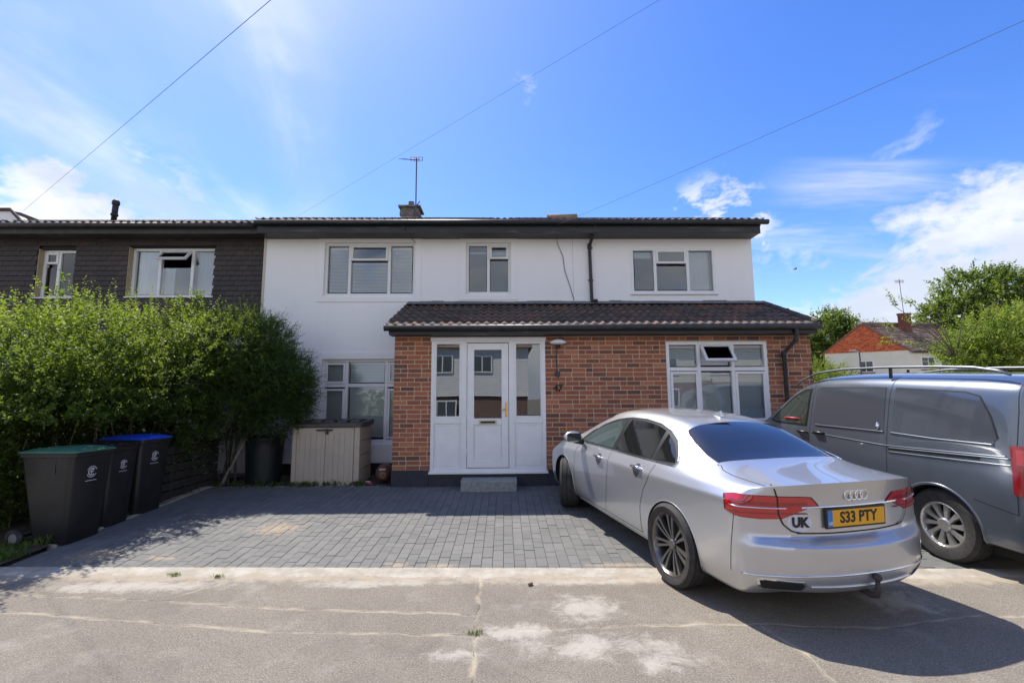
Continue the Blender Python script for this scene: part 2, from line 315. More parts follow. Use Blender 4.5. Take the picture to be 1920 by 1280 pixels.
# ------------------------------------------------------------------ object helpers
ROOTMW = {}
def wmx(o):
    m = Matrix.Identity(4)
    while o is not None:
        m = o.matrix_parent_inverse @ Matrix.LocRotScale(o.location, o.rotation_euler, o.scale) if o.parent else Matrix.LocRotScale(o.location, o.rotation_euler, o.scale)
        if o.parent: m = wmx(o.parent) @ m
        return m
def setp(o, p):
    if p is not None: o.parent = p; o.matrix_parent_inverse = wmx(p).inverted()
def tag(o, label=None, cat=None, group=None, kind=None):
    if label: o['label'] = label
    if cat: o['category'] = cat
    if group: o['group'] = group
    if kind: o['kind'] = kind
    return o
def thing(name, loc, label, cat, group=None):
    o = bpy.data.objects.new(name, None); COL.objects.link(o); o.location = loc; o.empty_display_size = 0.2
    return tag(o, label, cat, group)
def place(name, me, parent, loc=(0, 0, 0), rot=(0, 0, 0), kind=None, label=None):
    o = bpy.data.objects.new(name, me); COL.objects.link(o)
    o.location = loc; o.rotation_euler = rot; setp(o, parent)
    if kind: o['kind'] = kind
    if label: o['label'] = label
    return o
def link_mesh(name, me, m, parent=None, smooth=False, kind=None, label=None):
    ms = m if isinstance(m, (list, tuple)) else [m]
    for x in ms: me.materials.append(x)
    if smooth: me.shade_smooth()
    return place(name, me, parent, kind=kind, label=label)
class MB:
    def __init__(s): s.v = []; s.f = []; s.mi = []
    def add(s, vs, fs, mi=0):
        b = len(s.v); s.v += [tuple(v) for v in vs]; s.f += [tuple(b + i for i in f) for f in fs]; s.mi += [mi] * len(fs); return s
    def box(s, x0, x1, y0, y1, z0, z1, mi=0, M=None):
        vs = [Vector(p) for p in ((x0, y0, z0), (x1, y0, z0), (x1, y1, z0), (x0, y1, z0), (x0, y0, z1), (x1, y0, z1), (x1, y1, z1), (x0, y1, z1))]
        if M: vs = [M @ v for v in vs]
        return s.add(vs, [(0, 3, 2, 1), (4, 5, 6, 7), (0, 1, 5, 4), (1, 2, 6, 5), (2, 3, 7, 6), (3, 0, 4, 7)], mi)
    def cbox(s, x0, x1, y0, y1, z0, z1, c=0.004, mi=0, M=None):   # box whose edges towards -y are chamfered
        o = [(x0, y1, z0), (x1, y1, z0), (x1, y1, z1), (x0, y1, z1)]
        a = [(x0, y0 + c, z0), (x1, y0 + c, z0), (x1, y0 + c, z1), (x0, y0 + c, z1)]
        b = [(x0 + c, y0, z0 + c), (x1 - c, y0, z0 + c), (x1 - c, y0, z1 - c), (x0 + c, y0, z1 - c)]
        vs = [Vector(p) for p in o + a + b]
        if M: vs = [M @ v for v in vs]
        fs = [(8, 9, 10, 11), (0, 3, 2, 1)]
        for i in range(4):
            j = (i + 1) % 4; fs += [(i, j, 4 + j, 4 + i), (4 + i, 4 + j, 8 + j, 8 + i)]
        return s.add(vs, fs, mi)
    def tube(s, pts, r, n=8, mi=0, cap=True):
        pts = [Vector(p) for p in pts]; rs = r if isinstance(r, (list, tuple)) else [r] * len(pts)
        vs = []; prev = None
        for i, p in enumerate(pts):
            d = (pts[min(i + 1, len(pts) - 1)] - pts[max(i - 1, 0)]).normalized()
            if prev is None: a = d.orthogonal().normalized()
            else:
                a = prev - d * prev.dot(d); a = a.normalized() if a.length > 1e-6 else d.orthogonal().normalized()
            prev = a; b = d.cross(a)
            for k in range(n): an = 2 * PI * k / n; vs.append(p + (a * math.cos(an) + b * math.sin(an)) * rs[i])
        fs = []
        for i in range(len(pts) - 1):
            for k in range(n):
                k2 = (k + 1) % n; fs.append((i * n + k, i * n + k2, (i + 1) * n + k2, (i + 1) * n + k))
        if cap: fs += [tuple(range(n - 1, -1, -1)), tuple((len(pts) - 1) * n + k for k in range(n))]
        return s.add(vs, fs, mi)
    def lathe(s, prof, n=24, M=None, mi=0, close=False):            # prof: (r, z) about local z
        vs = []; m = len(prof)
        for k in range(n):
            a = 2 * PI * k / n
            for r, z in prof: vs.append(Vector((r * math.cos(a), r * math.sin(a), z)))
        if M: vs = [M @ v for v in vs]
        fs = []
        for k in range(n):
            k2 = (k + 1) % n
            for j in range(m - (0 if close else 1)):
                j2 = (j + 1) % m; fs.append((k * m + j, k2 * m + j, k2 * m + j2, k * m + j2))
        return s.add(vs, fs, mi)
    def prism(s, poly, axis, a0, a1, mi=0, M=None):                # poly of 2-tuples extruded along axis
        def P(p, a): return {'x': (a, p[0], p[1]), 'y': (p[0], a, p[1]), 'z': (p[0], p[1], a)}[axis]
        vs = [Vector(P(p, a0)) for p in poly] + [Vector(P(p, a1)) for p in poly]; n = len(poly)
        if M: vs = [M @ v for v in vs]
        return s.add(vs, [tuple(range(n)), tuple(range(2 * n - 1, n - 1, -1))] + [(i, i + n, (i + 1) % n + n, (i + 1) % n) for i in range(n)], mi)
    def mesh(s, name, m=None, smooth=False, fix=True):
        me = bpy.data.meshes.new(name); me.from_pydata(s.v, [], s.f)
        if fix:
            bm = bmesh.new(); bm.from_mesh(me); bmesh.ops.recalc_face_normals(bm, faces=bm.faces); bm.to_mesh(me); bm.free()
        if any(s.mi): me.polygons.foreach_set('material_index', s.mi)
        if m is not None:
            for x in (m if isinstance(m, (list, tuple)) else [m]): me.materials.append(x)
        if smooth: me.shade_smooth()
        return me
    def build(s, name, m, parent=None, smooth=False, kind=None, label=None):
        if not s.v: return None
        return place(name, s.mesh(name, m, smooth), parent, kind=kind, label=label)
def autosmooth(o, ang=35):
    me = o.data; me.shade_smooth(); me.set_sharp_from_angle(angle=R(ang)); return o
def evaluated(o):
    dg = bpy.context.evaluated_depsgraph_get(); dg.update()
    return bpy.data.meshes.new_from_object(o.evaluated_get(dg))
def text_mesh(txt, size, depth=0.002, offset=0.0, sx=1.0):
    c = bpy.data.curves.new('t', 'FONT'); c.body = txt; c.size = size; c.extrude = depth; c.offset = offset; c.align_x = 'CENTER'; c.align_y = 'CENTER'; c.resolution_u = 3
    o = bpy.data.objects.new('t', c); COL.objects.link(o); me = evaluated(o)
    bpy.data.objects.remove(o)
    me.transform(Matrix.Diagonal((sx, 1, 1, 1))); me.materials.clear(); return me
def copy_tree(o, parent=None):
    c = o.copy(); COL.objects.link(c)
    if parent is not None: c.parent = parent; c.matrix_parent_inverse = o.matrix_parent_inverse.copy()
    for ch in [x for x in list(o.children)]: copy_tree(ch, c)
    return c

def zdrive(y): return 0.0 if y < 4.6 else min(0.05 * (y - 4.6), 0.175)
# ------------------------------------------------------------------ ground
mb = MB(); ys = [-400, -40, 0, 4.60, 4.64, 8.1, 9.3, 9.6, 40, 500]; zs = [0, 0, 0, 0, -0.05, 0.115, 0.12, 0.12, 0.1, 0.1]; xs = [-500, -60, -4.92, 0, 4.6, 60, 500]
for x in xs:
    for q, (y, z) in enumerate(zip(ys, zs)):
        if q in (3, 4): y = 4.69 - 0.038 * max(-4.92, min(x, 4.6)) - (0.11 if q == 3 else 0.07)
        mb.v.append((x, y, (0.02 if x in (-500, -60) and y > 4.9 else z)))
n = len(ys)
for i in range(len(xs) - 1):
    for j in range(n - 1): mb.f.append((i * n + j, (i + 1) * n + j, (i + 1) * n + j + 1, i * n + j + 1)); mb.mi.append(0)
mb.build('ground', M_asphalt, kind='structure')
# soil strips: under the hedge, in front of the white wall
sb = MB(); N = 26
for bx0, bx1, by0, by1, f in ((-9.5, -4.92, 4.85, 9.45, lambda x, y: 0.02 + zdrive(y)), (-4.92, -1.9, 8.06, 9.38, lambda x, y: 0.15)):
    b0 = len(sb.v)
    for i in range(N + 1):
        for j in range(N + 1):
            x = bx0 + (bx1 - bx0) * i / N; y = by0 + (by1 - by0) * j / N
            e = min(i, j, N - i, N - j) / N; sb.v.append((x, y, f(x, y) + random.uniform(0, 0.03) * min(1, e * 8)))
    for i in range(N):
        for j in range(N): a = b0 + i * (N + 1) + j; sb.f.append((a, a + N + 1, a + N + 2, a + 1)); sb.mi.append(0)
sb.build('soil_bed', M_soil, kind='structure', smooth=True)
# driveway: bedding sheet, pavers, concrete haunch
def edge_back(x): return 4.69 - 0.038 * x
drive = MB()
drive.add([(-4.9, 4.70, -0.012), (4.6, 4.52, -0.012), (4.6, 8.05, 0.1465), (-4.9, 8.05, 0.1465)], [(0, 1, 2, 3)])
drv = drive.build('driveway', M_sand, kind='structure')
hb = MB(); N = 320
for i in range(N + 1):
    x = -5.25 + 10.2 * i / N; w = 0.026 * math.sin(x * 3.1) + 0.018 * math.sin(x * 7.7) + random.uniform(-0.018, 0.018)
    yb = edge_back(x) + random.uniform(-0.006, 0.004); yf = edge_back(x) - 0.20 + w
    for y, z in ((yb, -0.05), (yb, 0.014), (yb - 0.09, 0.012 + random.uniform(-0.002, 0.002)), (yf + 0.03, 0.004), (yf, -0.004)): hb.v.append((x, y, z))
for i in range(N):
    for j in range(4): a = i * 5 + j; hb.f.append((a, a + 5, a + 6, a + 1)); hb.mi.append(0)
autosmooth(hb.build('concrete_edging', M_conc, drv), 50)
me_ = MB()
for i in range(30): y = 5.4 + i * 0.09; me_.cbox(-4.965 + random.uniform(-.01, .01), -4.868, y, y + 0.0895, zdrive(y) - 0.03, zdrive(y) + 0.028 + random.uniform(-.006, .006), 0.0)
me_.build('mortar_haunch', noisy('grey_mortar', (0.22, 0.20, 0.17), (0.33, 0.31, 0.27), 9, 0.95, 0.5, 50), drv)
pv_rot = math.atan(0.05); PW = 0.1045; cache = {}
def paver_mesh(w, l):
    k = (round(w, 3), round(l, 3))
    if k not in cache:
        m = MB(); m.cbox(-w / 2, w / 2, 0, 0.05, -l / 2, l / 2, 0.0025)
        me = m.mesh('paver', M_paver); me.transform(Matrix.Rotation(-PI / 2, 4, 'X')); cache[k] = me
    return cache[k]
blocks = []
x = -4.86; ci = 0
while x < 4.55:
    y = edge_back(x) + 0.004 + (0.0 if ci % 2 else -0.0)
    first = True
    while y < 8.03:
        l = (0.06 if first else random.choice((0.20, 0.155, 0.155, 0.13, 0.13, 0.105))); 
        if first and ci % 2: l = 0.13
        first = False
        if y + l > 8.04: l = 8.045 - y
        if l > 0.03: blocks.append((x + PW / 2, y + l / 2, l))
        y += l + 0.0032
    x += PW + 0.0032; ci += 1
def px_of(x, y, z=0):
    d = Vector((x, y, z)) - Vector((0, 0, CH)); k = d.dot(fw); return 960 + FPX * d.dot(r2) / k, 640 - FPX * d.dot(u2) / k, k
vis = [b for b in blocks if 60 < px_of(b[0], b[1])[0] < 1235 and not (b[0] > 1.5 - 0.3 * (b[1] - 4.7))]
vis.sort(key=lambda b: b[1]); near = set(vis[:300])
far = MB(); 
for b in blocks:
    cxp, cyp, l = b; z = 0.05 * (cyp - 4.6) + random.uniform(-0.0025, 0.0025)
    rx = pv_rot + random.uniform(-0.008, 0.008); ry = random.uniform(-0.010, 0.010)
    if b in near: place('paver', paver_mesh(PW, l), drv, (cxp, cyp, z), (rx, ry, 0))
    else:
        me = paver_mesh(PW, l); T = Matrix.Translation((cxp, cyp, z)) @ Matrix.Rotation(rx, 4, 'X') @ Matrix.Rotation(ry, 4, 'Y')
        far.add([T @ v.co for v in me.vertices], [tuple(p.vertices) for p in me.polygons])
far.build('pavers', M_paver, drv, kind='stuff')

# ------------------------------------------------------------------ walls with openings
def wall(mb, x0, x1, z0, z1, yf, th, holes, mi=0):
    xs = sorted({x0, x1, *[h[0] for h in holes], *[h[1] for h in holes]}); zs = sorted({z0, z1, *[h[2] for h in holes], *[h[3] for h in holes]})
    def solid(i, j):
        if not (0 <= i < len(xs) - 1 and 0 <= j < len(zs) - 1): return False
        cx_, cz_ = (xs[i] + xs[i + 1]) / 2, (zs[j] + zs[j + 1]) / 2
        return not any(h[0] < cx_ < h[1] and h[2] < cz_ < h[3] for h in holes)
    for i in range(len(xs) - 1):
        for j in range(len(zs) - 1):
            if not solid(i, j): continue
            a, b, c, d = xs[i], xs[i + 1], zs[j], zs[j + 1]; y2 = yf + th
            mb.add([(a, yf, c), (b, yf, c), (b, yf, d), (a, yf, d)], [(0, 1, 2, 3)], mi); mb.add([(a, y2, c), (b, y2, c), (b, y2, d), (a, y2, d)], [(3, 2, 1, 0)], mi)
            if not solid(i - 1, j): mb.add([(a, yf, c), (a, yf, d), (a, y2, d), (a, y2, c)], [(0, 1, 2, 3)], mi)
            if not solid(i + 1, j): mb.add([(b, yf, c), (b, y2, c), (b, y2, d), (b, yf, d)], [(0, 1, 2, 3)], mi)
            if not solid(i, j - 1): mb.add([(a, yf, c), (a, y2, c), (b, y2, c), (b, yf, c)], [(0, 1, 2, 3)], mi)
            if not solid(i, j + 1): mb.add([(a, yf, d), (b, yf, d), (b, y2, d), (a, y2, d)], [(0, 1, 2, 3)], mi)
def fmesh(mb, name, m, parent, **k):                         # faces already oriented
    me = mb.mesh(name, m, fix=False); return place(name, me, parent, **k)
def ring(mb, x0, x1, z0, z1, w, y0, y1, wb=None, mi=0, M=None):
    wb = wb or w
    mb.cbox(x0, x0 + w, y0, y1, z0, z1, 0.004, mi, M); mb.cbox(x1 - w, x1, y0, y1, z0, z1, 0.004, mi, M)
    mb.cbox(x0 + w, x1 - w, y0, y1, z1 - w, z1, 0.004, mi, M); mb.cbox(x0 + w, x1 - w, y0, y1, z0, z0 + wb, 0.004, mi, M)
def blinds(x0, x1, z0, z1, y, parent, pitch=0.030, tilt=0.5, matl=None, drop=None):
    m = MB(); z = z1 - 0.03; zb = z0 if drop is None else drop
    m.box(x0, x1, y - 0.012, y + 0.012, z1 - 0.025, z1)
    while z > zb:
        dz = 0.5 * pitch * 1.15 * math.sin(R(52)); dy = 0.010
        m.add([(x0, y - dy, z - dz), (x1, y - dy, z - dz), (x1, y + dy, z + dz), (x0, y + dy, z + dz)], [(0, 1, 2, 3)]); z -= pitch
    return m.build('blind', matl or M_blind, parent)
def window(parent, x0, x1, z0, z1, y, vs, panes, mf=None, fw_=0.055, depth=0.07, sill=0.03, name='window', blind=True, label=None):
    """vs: vertical mullion positions; panes: (xa, xb, za, zb, kind) with kind fixed / sash / open"""
    mf = mf or M_upvc
    root = MB(); ring(root, x0, x1, z0, z1, fw_, y, y + depth)
    for v, za, zb in vs: root.cbox(v - 0.03, v + 0.03, y + 0.001, y + depth, za, zb, 0.004)
    fr = autosmooth(root.build(name, mf, parent, label=label), 20)
    for p in panes:
        xa, xb, za, zb, kind = p[:5]
        if kind == 'fixed':
            m = MB(); m.box(xa, xb, y + 0.030, y + 0.036, za, zb); m.build('pane', M_glass, fr)
        else:
            M = None
            if kind == 'open':
                a = p[5]; M = Matrix.Translation((0, y, zb)) @ Matrix.Rotation(-R(a), 4, 'X') @ Matrix.Translation((0, -y, -zb))
            s = MB(); w = 0.042; ring(s, xa - 0.012, xb + 0.012, za - 0.012, zb + 0.012, w, y - 0.014, y + 0.04 if kind == 'sash' else y + 0.03, M=M); s.build('sash', mf, fr)
            g = MB(); g.box(xa + w - 0.012, xb - w + 0.012, y + 0.006, y + 0.012, za + w - 0.012, zb - w + 0.012, M=M); g.build('pane', M_glass, fr)
    if blind:
        for p in panes:
            if len(p) > 6 and p[6] == 'noblind' or p[4] == 'open' and len(p) < 7: continue
            blinds(p[0] + 0.002, p[1] - 0.002, p[2], p[3], y + 0.085, fr)
    if sill:
        s = MB(); s.cbox(x0 - 0.03, x1 + 0.03, y - sill, y + depth - 0.005, z0 - 0.028, z0 - 0.002, 0.006); s.build('sill', mf, fr)
    return fr

# ================================================================== THE WHITE HOUSE
YW = 9.4; YP = 8.0
house = thing('terraced_house', (0.2, YW, 0.15), 'white rendered house with a red brick porch extension under a brown tiled lean-to roof', 'house')
W1 = (-3.67, -1.82, 3.69, 4.80); W2 = (-0.78, 0.14, 3.72, 4.80); W3 = (2.62, 4.37, 3.72, 4.68); WG = (-3.63, -1.72, 0.76, 2.40)
wm = MB(); wall(wm, -4.86, 5.16, 0.37, 5.05, YW, 0.28, [W1, W2, W3, WG]); walls = fmesh(wm, 'rendered_wall', M_render, house)
# shell behind so that the rooms are dark, plus base in the gap below
sh = MB(); sh.box(-4.80, -4.70, YW + 0.28, 17.5, 0.1, 5.02); sh.box(4.98, 5.12, YW + 0.28, 17.5, 0.1, 5.02); sh.box(-4.80, 5.12, 17.5, 17.7, 0.1, 5.02)
sh.box(-4.70, 4.98, YW + 0.30, 17.5, 2.62, 2.80); sh.box(-4.7, 4.98, YW + 0.30, 17.5, 5.0, 5.06); sh.build('side_wall', M_render, house)
pr = MB(); pr.box(-4.7, 4.98, YW + 2.6, YW + 2.7, 0.1, 2.62); pr.box(-4.7, 4.98, YW + 2.6, YW + 2.7, 2.80, 5.0); pr.build('inner_wall', M_room, house)
bs = MB(); bs.box(-4.84, 5.1, YW + 0.06, YW + 0.27, -0.1, 0.369); bs.build('brick_base', M_plinth, house)
# raised render bands round the windows
def band(x0, x1, z0, z1, w=0.13, d=0.018, parent=house):
    m = MB(); m.box(x0 - w, x0, YW - d, YW, z0 - w, z1 + w); m.box(x1, x1 + w, YW - d, YW, z0 - w, z1 + w)
    m.box(x0, x1, YW - d, YW, z1, z1 + w); m.box(x0, x1, YW - d, YW, z0 - w, z0 - 0.03); m.build('window_surround', M_render, parent)
band(*W1); band(*W2); band(*WG)
jl = MB()
for jx, za, zb in ((-3.80, 0.4, 0.6), (1.42, 3.6, 5.03), (-4.05, 0.4, 2.55)): jl.box(jx, jx + 0.006, YW - 0.002, YW, za, zb)
jl.box(-4.84, -3.8, YW - 0.004, YW, 2.54, 2.56); jl.build('render_joint', mat('joint_grey', (0.45, 0.45, 0.46), 0.9), house)
es = MB(); es.box(-4.905, -4.861, YW - 0.012, YW + 0.12, 0.45, 5.03); es.build('corner_trim', mat('cream_trim', (0.55, 0.50, 0.38), 0.7), house)
# first floor windows
yw = YW + 0.05
window(house, *W1, yw, [(-3.17, W1[2] + 0.055, W1[3] - 0.055), (-2.36, W1[2] + 0.055, W1[3] - 0.055)],
       [(-3.59, -3.22, 3.77, 4.72, 'fixed'), (-3.13, -2.40, 3.77, 4.40, 'fixed'), (-2.32, -1.90, 3.77, 4.72, 'fixed'), (-3.13, -2.40, 4.44, 4.74, 'open', 4)], mf=M_upvc2, label='three light window over the storage box')
window(house, *W2, yw, [(-0.32, W2[2] + 0.055, W2[3] - 0.055)],
       [(-0.715, -0.36, 3.79, 4.73, 'fixed', 0, 'noblind'), (-0.28, 0.08, 3.79, 4.43, 'fixed', 0, 'noblind'), (-0.28, 0.08, 4.47, 4.74, 'open', 5)], mf=M_upvc2, label='small two light window above the porch door')
window(house, *W3, yw - 0.06, [(3.12, W3[2] + 0.055, W3[3] - 0.055), (3.80, W3[2] + 0.055, W3[3] - 0.055)],
       [(2.70, 3.08, 3.80, 4.60, 'fixed', 0, 'noblind'), (3.16, 3.76, 3.80, 4.30, 'fixed', 0, 'noblind'), (3.16, 3.76, 4.36, 4.62, 'sash', 0, 'noblind'), (3.84, 4.29, 3.80, 4.60, 'fixed', 0, 'noblind')], label='three light window at the right end of the upper storey')
cu = MB()
for a, b, za in ((3.84, 4.29, 3.78), (2.70, 3.08, 4.50), (-0.715, -0.36, 4.60), (-0.28, 0.08, 4.56)): cu.box(a, b, yw + 0.09, yw + 0.095, za, 4.64)
cu.build('roller_blind', M_curtain, house)
# ground floor window of the white wall
window(house, *WG, yw, [(-3.15, WG[2] + 0.055, WG[3] - 0.055), (-2.36, WG[2] + 0.055, WG[3] - 0.055)],
       [(-3.56, -3.19, 0.84, 1.80, 'sash'), (-3.10, -2.41, 0.84, 1.86, 'fixed'), (-2.31, -1.80, 0.84, 1.80, 'sash'), (-3.56, -3.19, 1.93, 2.32, 'sash'), (-3.10, -2.41, 1.94, 2.34, 'fixed'), (-2.31, -1.80, 1.93, 2.32, 'sash')], label='tall window behind the storage box')
tr = MB(); 
for a, b in ((-3.57, -3.18), (-3.12, -2.39), (-2.33, -1.78)): tr.cbox(a, b, yw + 0.001, yw + 0.07, 1.845, 1.915, 0.004)
tr.build('transom', M_upvc, house)
ap = MB(); ap.box(-3.63, -1.72, YW - 0.012, YW - 0.001, 0.39, 0.61); ap.build('render_apron', M_render, house)

# ------------------------------------------------------------------ porch wall: backing and bricks
DO = (-1.24, 0.70, 0.40, 2.62); WP = (2.78, 4.53, 1.15, 2.56)
PX0, PX1 = -1.87, 5.31
pw = MB(); wall(pw, PX0 + 0.003, PX1 - 0.003, 0.42, 2.70, YP + 0.0025, 0.20, [DO, WP]); porch = fmesh(pw, 'porch_wall', M_mortar, house)
sw = MB(); sw.box(PX0 + 0.003, PX0 + 0.2, YP + 0.206, YW - 0.002, 0.42, 2.70); sw.box(PX1 - 0.2, PX1 - 0.003, YP + 0.206, YW - 0.002, 0.42, 2.70)
sw.build('porch_side_wall', noisy('side_brick', (0.26, 0.09, 0.06), (0.33, 0.13, 0.08), 20, 0.9, 0.4, 60), house)
pb = MB(); pb.cbox(PX0 - 0.012, DO[0] - 0.02, YP - 0.014, YP + 0.2, 0.05, 0.435, 0.006); pb.cbox(DO[1] + 0.02, PX1 + 0.012, YP - 0.014, YP + 0.2, 0.05, 0.435, 0.006)
pb.cbox(DO[0] - 0.02, DO[1] + 0.02, YP - 0.014, YP + 0.2, 0.05, 0.375, 0.006); pb.build('plinth', M_plinth, house)
bm_cache = {}
def brick_mesh(w):
    k = round(w, 3)
    if k not in bm_cache:
        m = MB(); m.cbox(-w / 2, w / 2, 0, 0.03, -0.0320, 0.0320, 0.003); bm_cache[k] = m.mesh('brick', M_brick)
    return bm_cache[k]
bl = []; c = 0; z = 0.435 + 0.0375
while z < 2.70:
    x = PX0; k = 0
    seq = 0.1075 if c % 2 else 0.22
    while x < PX1 - 0.02:
        w = seq if k == 0 else (0.1075 if (c * 7 + k * 3) % 5 == 0 else 0.22)
        w = min(w, PX1 - x); k += 1
        segs = [(x, x + w)]
        for h in (DO, WP):
            if h[2] - 0.03 < z < h[3] + 0.03:
                ns = []
                for a, b in segs:
                    if b <= h[0] or a >= h[1]: ns.append((a, b)); continue
                    if a < h[0] - 0.03: ns.append((a, h[0]))
                    if b > h[1] + 0.03: ns.append((h[1], b))
                segs = ns
        for a, b in segs:
            if b - a > 0.04: bl.append(((a + b) / 2, z, b - a))
        x += w + 0.0125
    z += 0.0765; c += 1
def bvis(b):
    p = px_of(b[0], YP, b[1]); return not (p[0] > 1040 and p[1] > 770 - 0.02 * (p[0] - 1040) and p[0] > 1100) 
bl.sort(key=lambda b: (not bvis(b), b[0]))
left = [b for b in bl if bvis(b)]
nearb = set(left[:300]); fb = MB()
for b in bl:
    d = random.uniform(-0.0015, 0.0015)
    if b in nearb: place('brick', brick_mesh(b[2]), porch, (b[0], YP - 0.001 + d, b[1]), (random.uniform(-.006, .006), 0, random.uniform(-.004, .004)))
    else:
        T = Matrix.Translation((b[0], YP - 0.001 + d, b[1])); me = brick_mesh(b[2]); fb.add([T @ v.co for v in me.vertices], [tuple(p.vertices) for p in me.polygons])
fb.build('bricks', M_brick, porch, kind='stuff')
# interior of porch
pi_ = MB(); pi_.box(PX0 + 0.2, PX1 - 0.2, YW - 0.12, YW - 0.03, 0.2, 2.7); pi_.box(0.95, 1.05, YP + 0.21, YW - 0.13, 0.2, 2.7); pi_.build('porch_inner_wall', M_room, house)

# porch door set
dm = MB(); yd = YP - 0.012
ring(dm, DO[0], DO[1], DO[2], DO[3], 0.06, yd, yd + 0.07)
dm.cbox(-0.735, -0.635, yd + 0.001, yd + 0.07, DO[2] + 0.06, DO[3] - 0.06, 0.004); dm.cbox(0.075, 0.175, yd + 0.001, yd + 0.07, DO[2] + 0.06, DO[3] - 0.06, 0.004)
dm.cbox(DO[0] - 0.015, DO[1] + 0.015, yd - 0.025, yd + 0.06, DO[3] - 0.035, DO[3] + 0.03, 0.006); dm.cbox(DO[0] - 0.02, DO[1] + 0.025, yd - 0.04, yd + 0.06, DO[2] - 0.03, DO[2] + 0.004, 0.006)
dset = autosmooth(dm.build('door_frame', M_upvc, house), 20)
def sidelight(a, b):
    m = MB(); m.cbox(a, b, yd + 0.003, yd + 0.06, 1.19, 1.285, 0.004); m.cbox(a, b, yd + 0.018, yd + 0.05, 0.46, 1.19, 0.004); m.build('side_panel', M_upvc, dset)
    m = MB(); ring(m, a + 0.022, b - 0.022, 0.50, 1.165, 0.012, yd + 0.012, yd + 0.020); m.build('panel_moulding', M_upvc, dset)
    g = MB(); g.box(a, b, yd + 0.030, yd + 0.036, 1.285, DO[3] - 0.1); g.build('side_glass', M_doorglass, dset)
    g = MB(); ring(g, a, b, 1.285, DO[3] - 0.06, 0.028, yd + 0.006, yd + 0.028); g.build('glazing_bead', M_upvc, dset)
sidelight(DO[0] + 0.06, -0.735); sidelight(0.175, DO[1] - 0.06)
dr = MB(); a, b = -0.628, 0.068; z0, z1 = 0.47, DO[3] - 0.075
ring(dr, a, b, z0, z1, 0.115, yd - 0.012, yd + 0.05); dr.cbox(a + 0.115, b - 0.115, yd - 0.011, yd + 0.05, 1.17, 1.275, 0.004); dr.cbox(a + 0.115, b - 0.115, yd + 0.006, yd + 0.04, z0 + 0.115, 1.17, 0.004)
door = autosmooth(dr.build('porch_door', M_upvc, house, label='half glazed white door with brass handle'), 20)
m = MB(); m.box(a + 0.115, b - 0.115, yd + 0.02, yd + 0.026, 1.275, z1 - 0.115); m.build('door_glass', M_doorglass, door)
m = MB(); ring(m, a + 0.125, b - 0.125, z0 + 0.14, 1.155, 0.012, yd + 0.0, yd + 0.008); m.build('door_panel', M_upvc, door)
m = MB(); m.cbox(a + 0.20, b - 0.20, yd - 0.026, yd - 0.013, 1.185, 1.245, 0.005); m.build('letterbox', mat('gold_letterbox', (0.55, 0.50, 0.36), 0.35, 0.6), door)
m = MB(); m.cbox(a + 0.225, b - 0.225, yd - 0.031, yd - 0.027, 1.198, 1.230, 0.002); m.build('letterbox_flap', mat('dark_flap', (0.03, 0.028, 0.02), 0.3, 0.5), door)
m = MB(); m.cbox(b - 0.055, b - 0.022, yd - 0.022, yd - 0.013, 1.30, 1.54, 0.004); m.tube([(b - 0.038, yd - 0.022, 1.43), (b - 0.038, yd - 0.06, 1.43), (b - 0.06, yd - 0.066, 1.425), (b - 0.13, yd - 0.062, 1.41)], [0.010, 0.011, 0.010, 0.007], 10)
m.lathe([(0.0, 0), (0.011, 0), (0.011, 0.006), (0, 0.006)], 12, Matrix.Translation((b - 0.038, yd - 0.022, 1.34)) @ Matrix.Rotation(PI / 2, 4, 'X')); m.build('door_handle', M_brass, door)
m = MB()
for hz in (0.75, 1.36, 2.2): m.tube([(a - 0.004, yd - 0.02, hz - 0.04), (a - 0.004, yd - 0.02, hz + 0.04)], 0.008, 8)
m.build('hinge', M_upvc, door)
# porch window
yp = YP - 0.012
window(house, *WP, yp, [(3.34, WP[2] + 0.055, WP[3] - 0.055), (3.93, WP[2] + 0.055, WP[3] - 0.055)],
       [(2.85, 3.305, 1.22, 2.03, 'sash'), (3.375, 3.895, 1.22, 2.03, 'fixed'), (3.965, 4.46, 1.22, 2.03, 'sash'), (2.85, 3.305, 2.135, 2.49, 'fixed'), (3.975, 4.46, 2.135, 2.49, 'fixed'), (3.385, 3.885, 2.15, 2.50, 'open', 38, 'blind')], sill=0.0, label='six light window with its top vent propped open')
m = MB(); 
for a_, b_ in ((2.836, 3.31), (3.37, 3.90), (3.96, 4.474)): m.cbox(a_, b_, yp + 0.002, yp + 0.07, 2.055, 2.12, 0.004)
m.build('transom', M_upvc, house)
# ------------------------------------------------------------------ tiled roofs
def tile_mesh(w=0.30, l=0.335, lip=0, amp=0.036, name='roof_tile'):
    m = MB(); n = 12; vs = []
    for j, (yy, zo) in enumerate(((0, 0.0), (l, -0.020))):
        for i in range(n + 1):
            x = -w / 2 + (w + 0.012) * i / n; ph = 2 * PI * 2 * i / n
            vs.append((x, yy, zo + amp * (0.5 + 0.5 * math.cos(ph)) ** 1.3))
    fs = [(i, i + 1, n + 1 + i + 1, n + 1 + i) for i in range(n)]
    m.add(vs, fs)
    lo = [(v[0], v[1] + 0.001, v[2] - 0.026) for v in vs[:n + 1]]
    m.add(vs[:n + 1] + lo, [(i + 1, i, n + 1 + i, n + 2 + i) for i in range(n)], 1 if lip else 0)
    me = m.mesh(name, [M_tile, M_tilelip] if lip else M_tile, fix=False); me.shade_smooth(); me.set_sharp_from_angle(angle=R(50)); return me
T_std = tile_mesh(); T_lip = tile_mesh(lip=1)
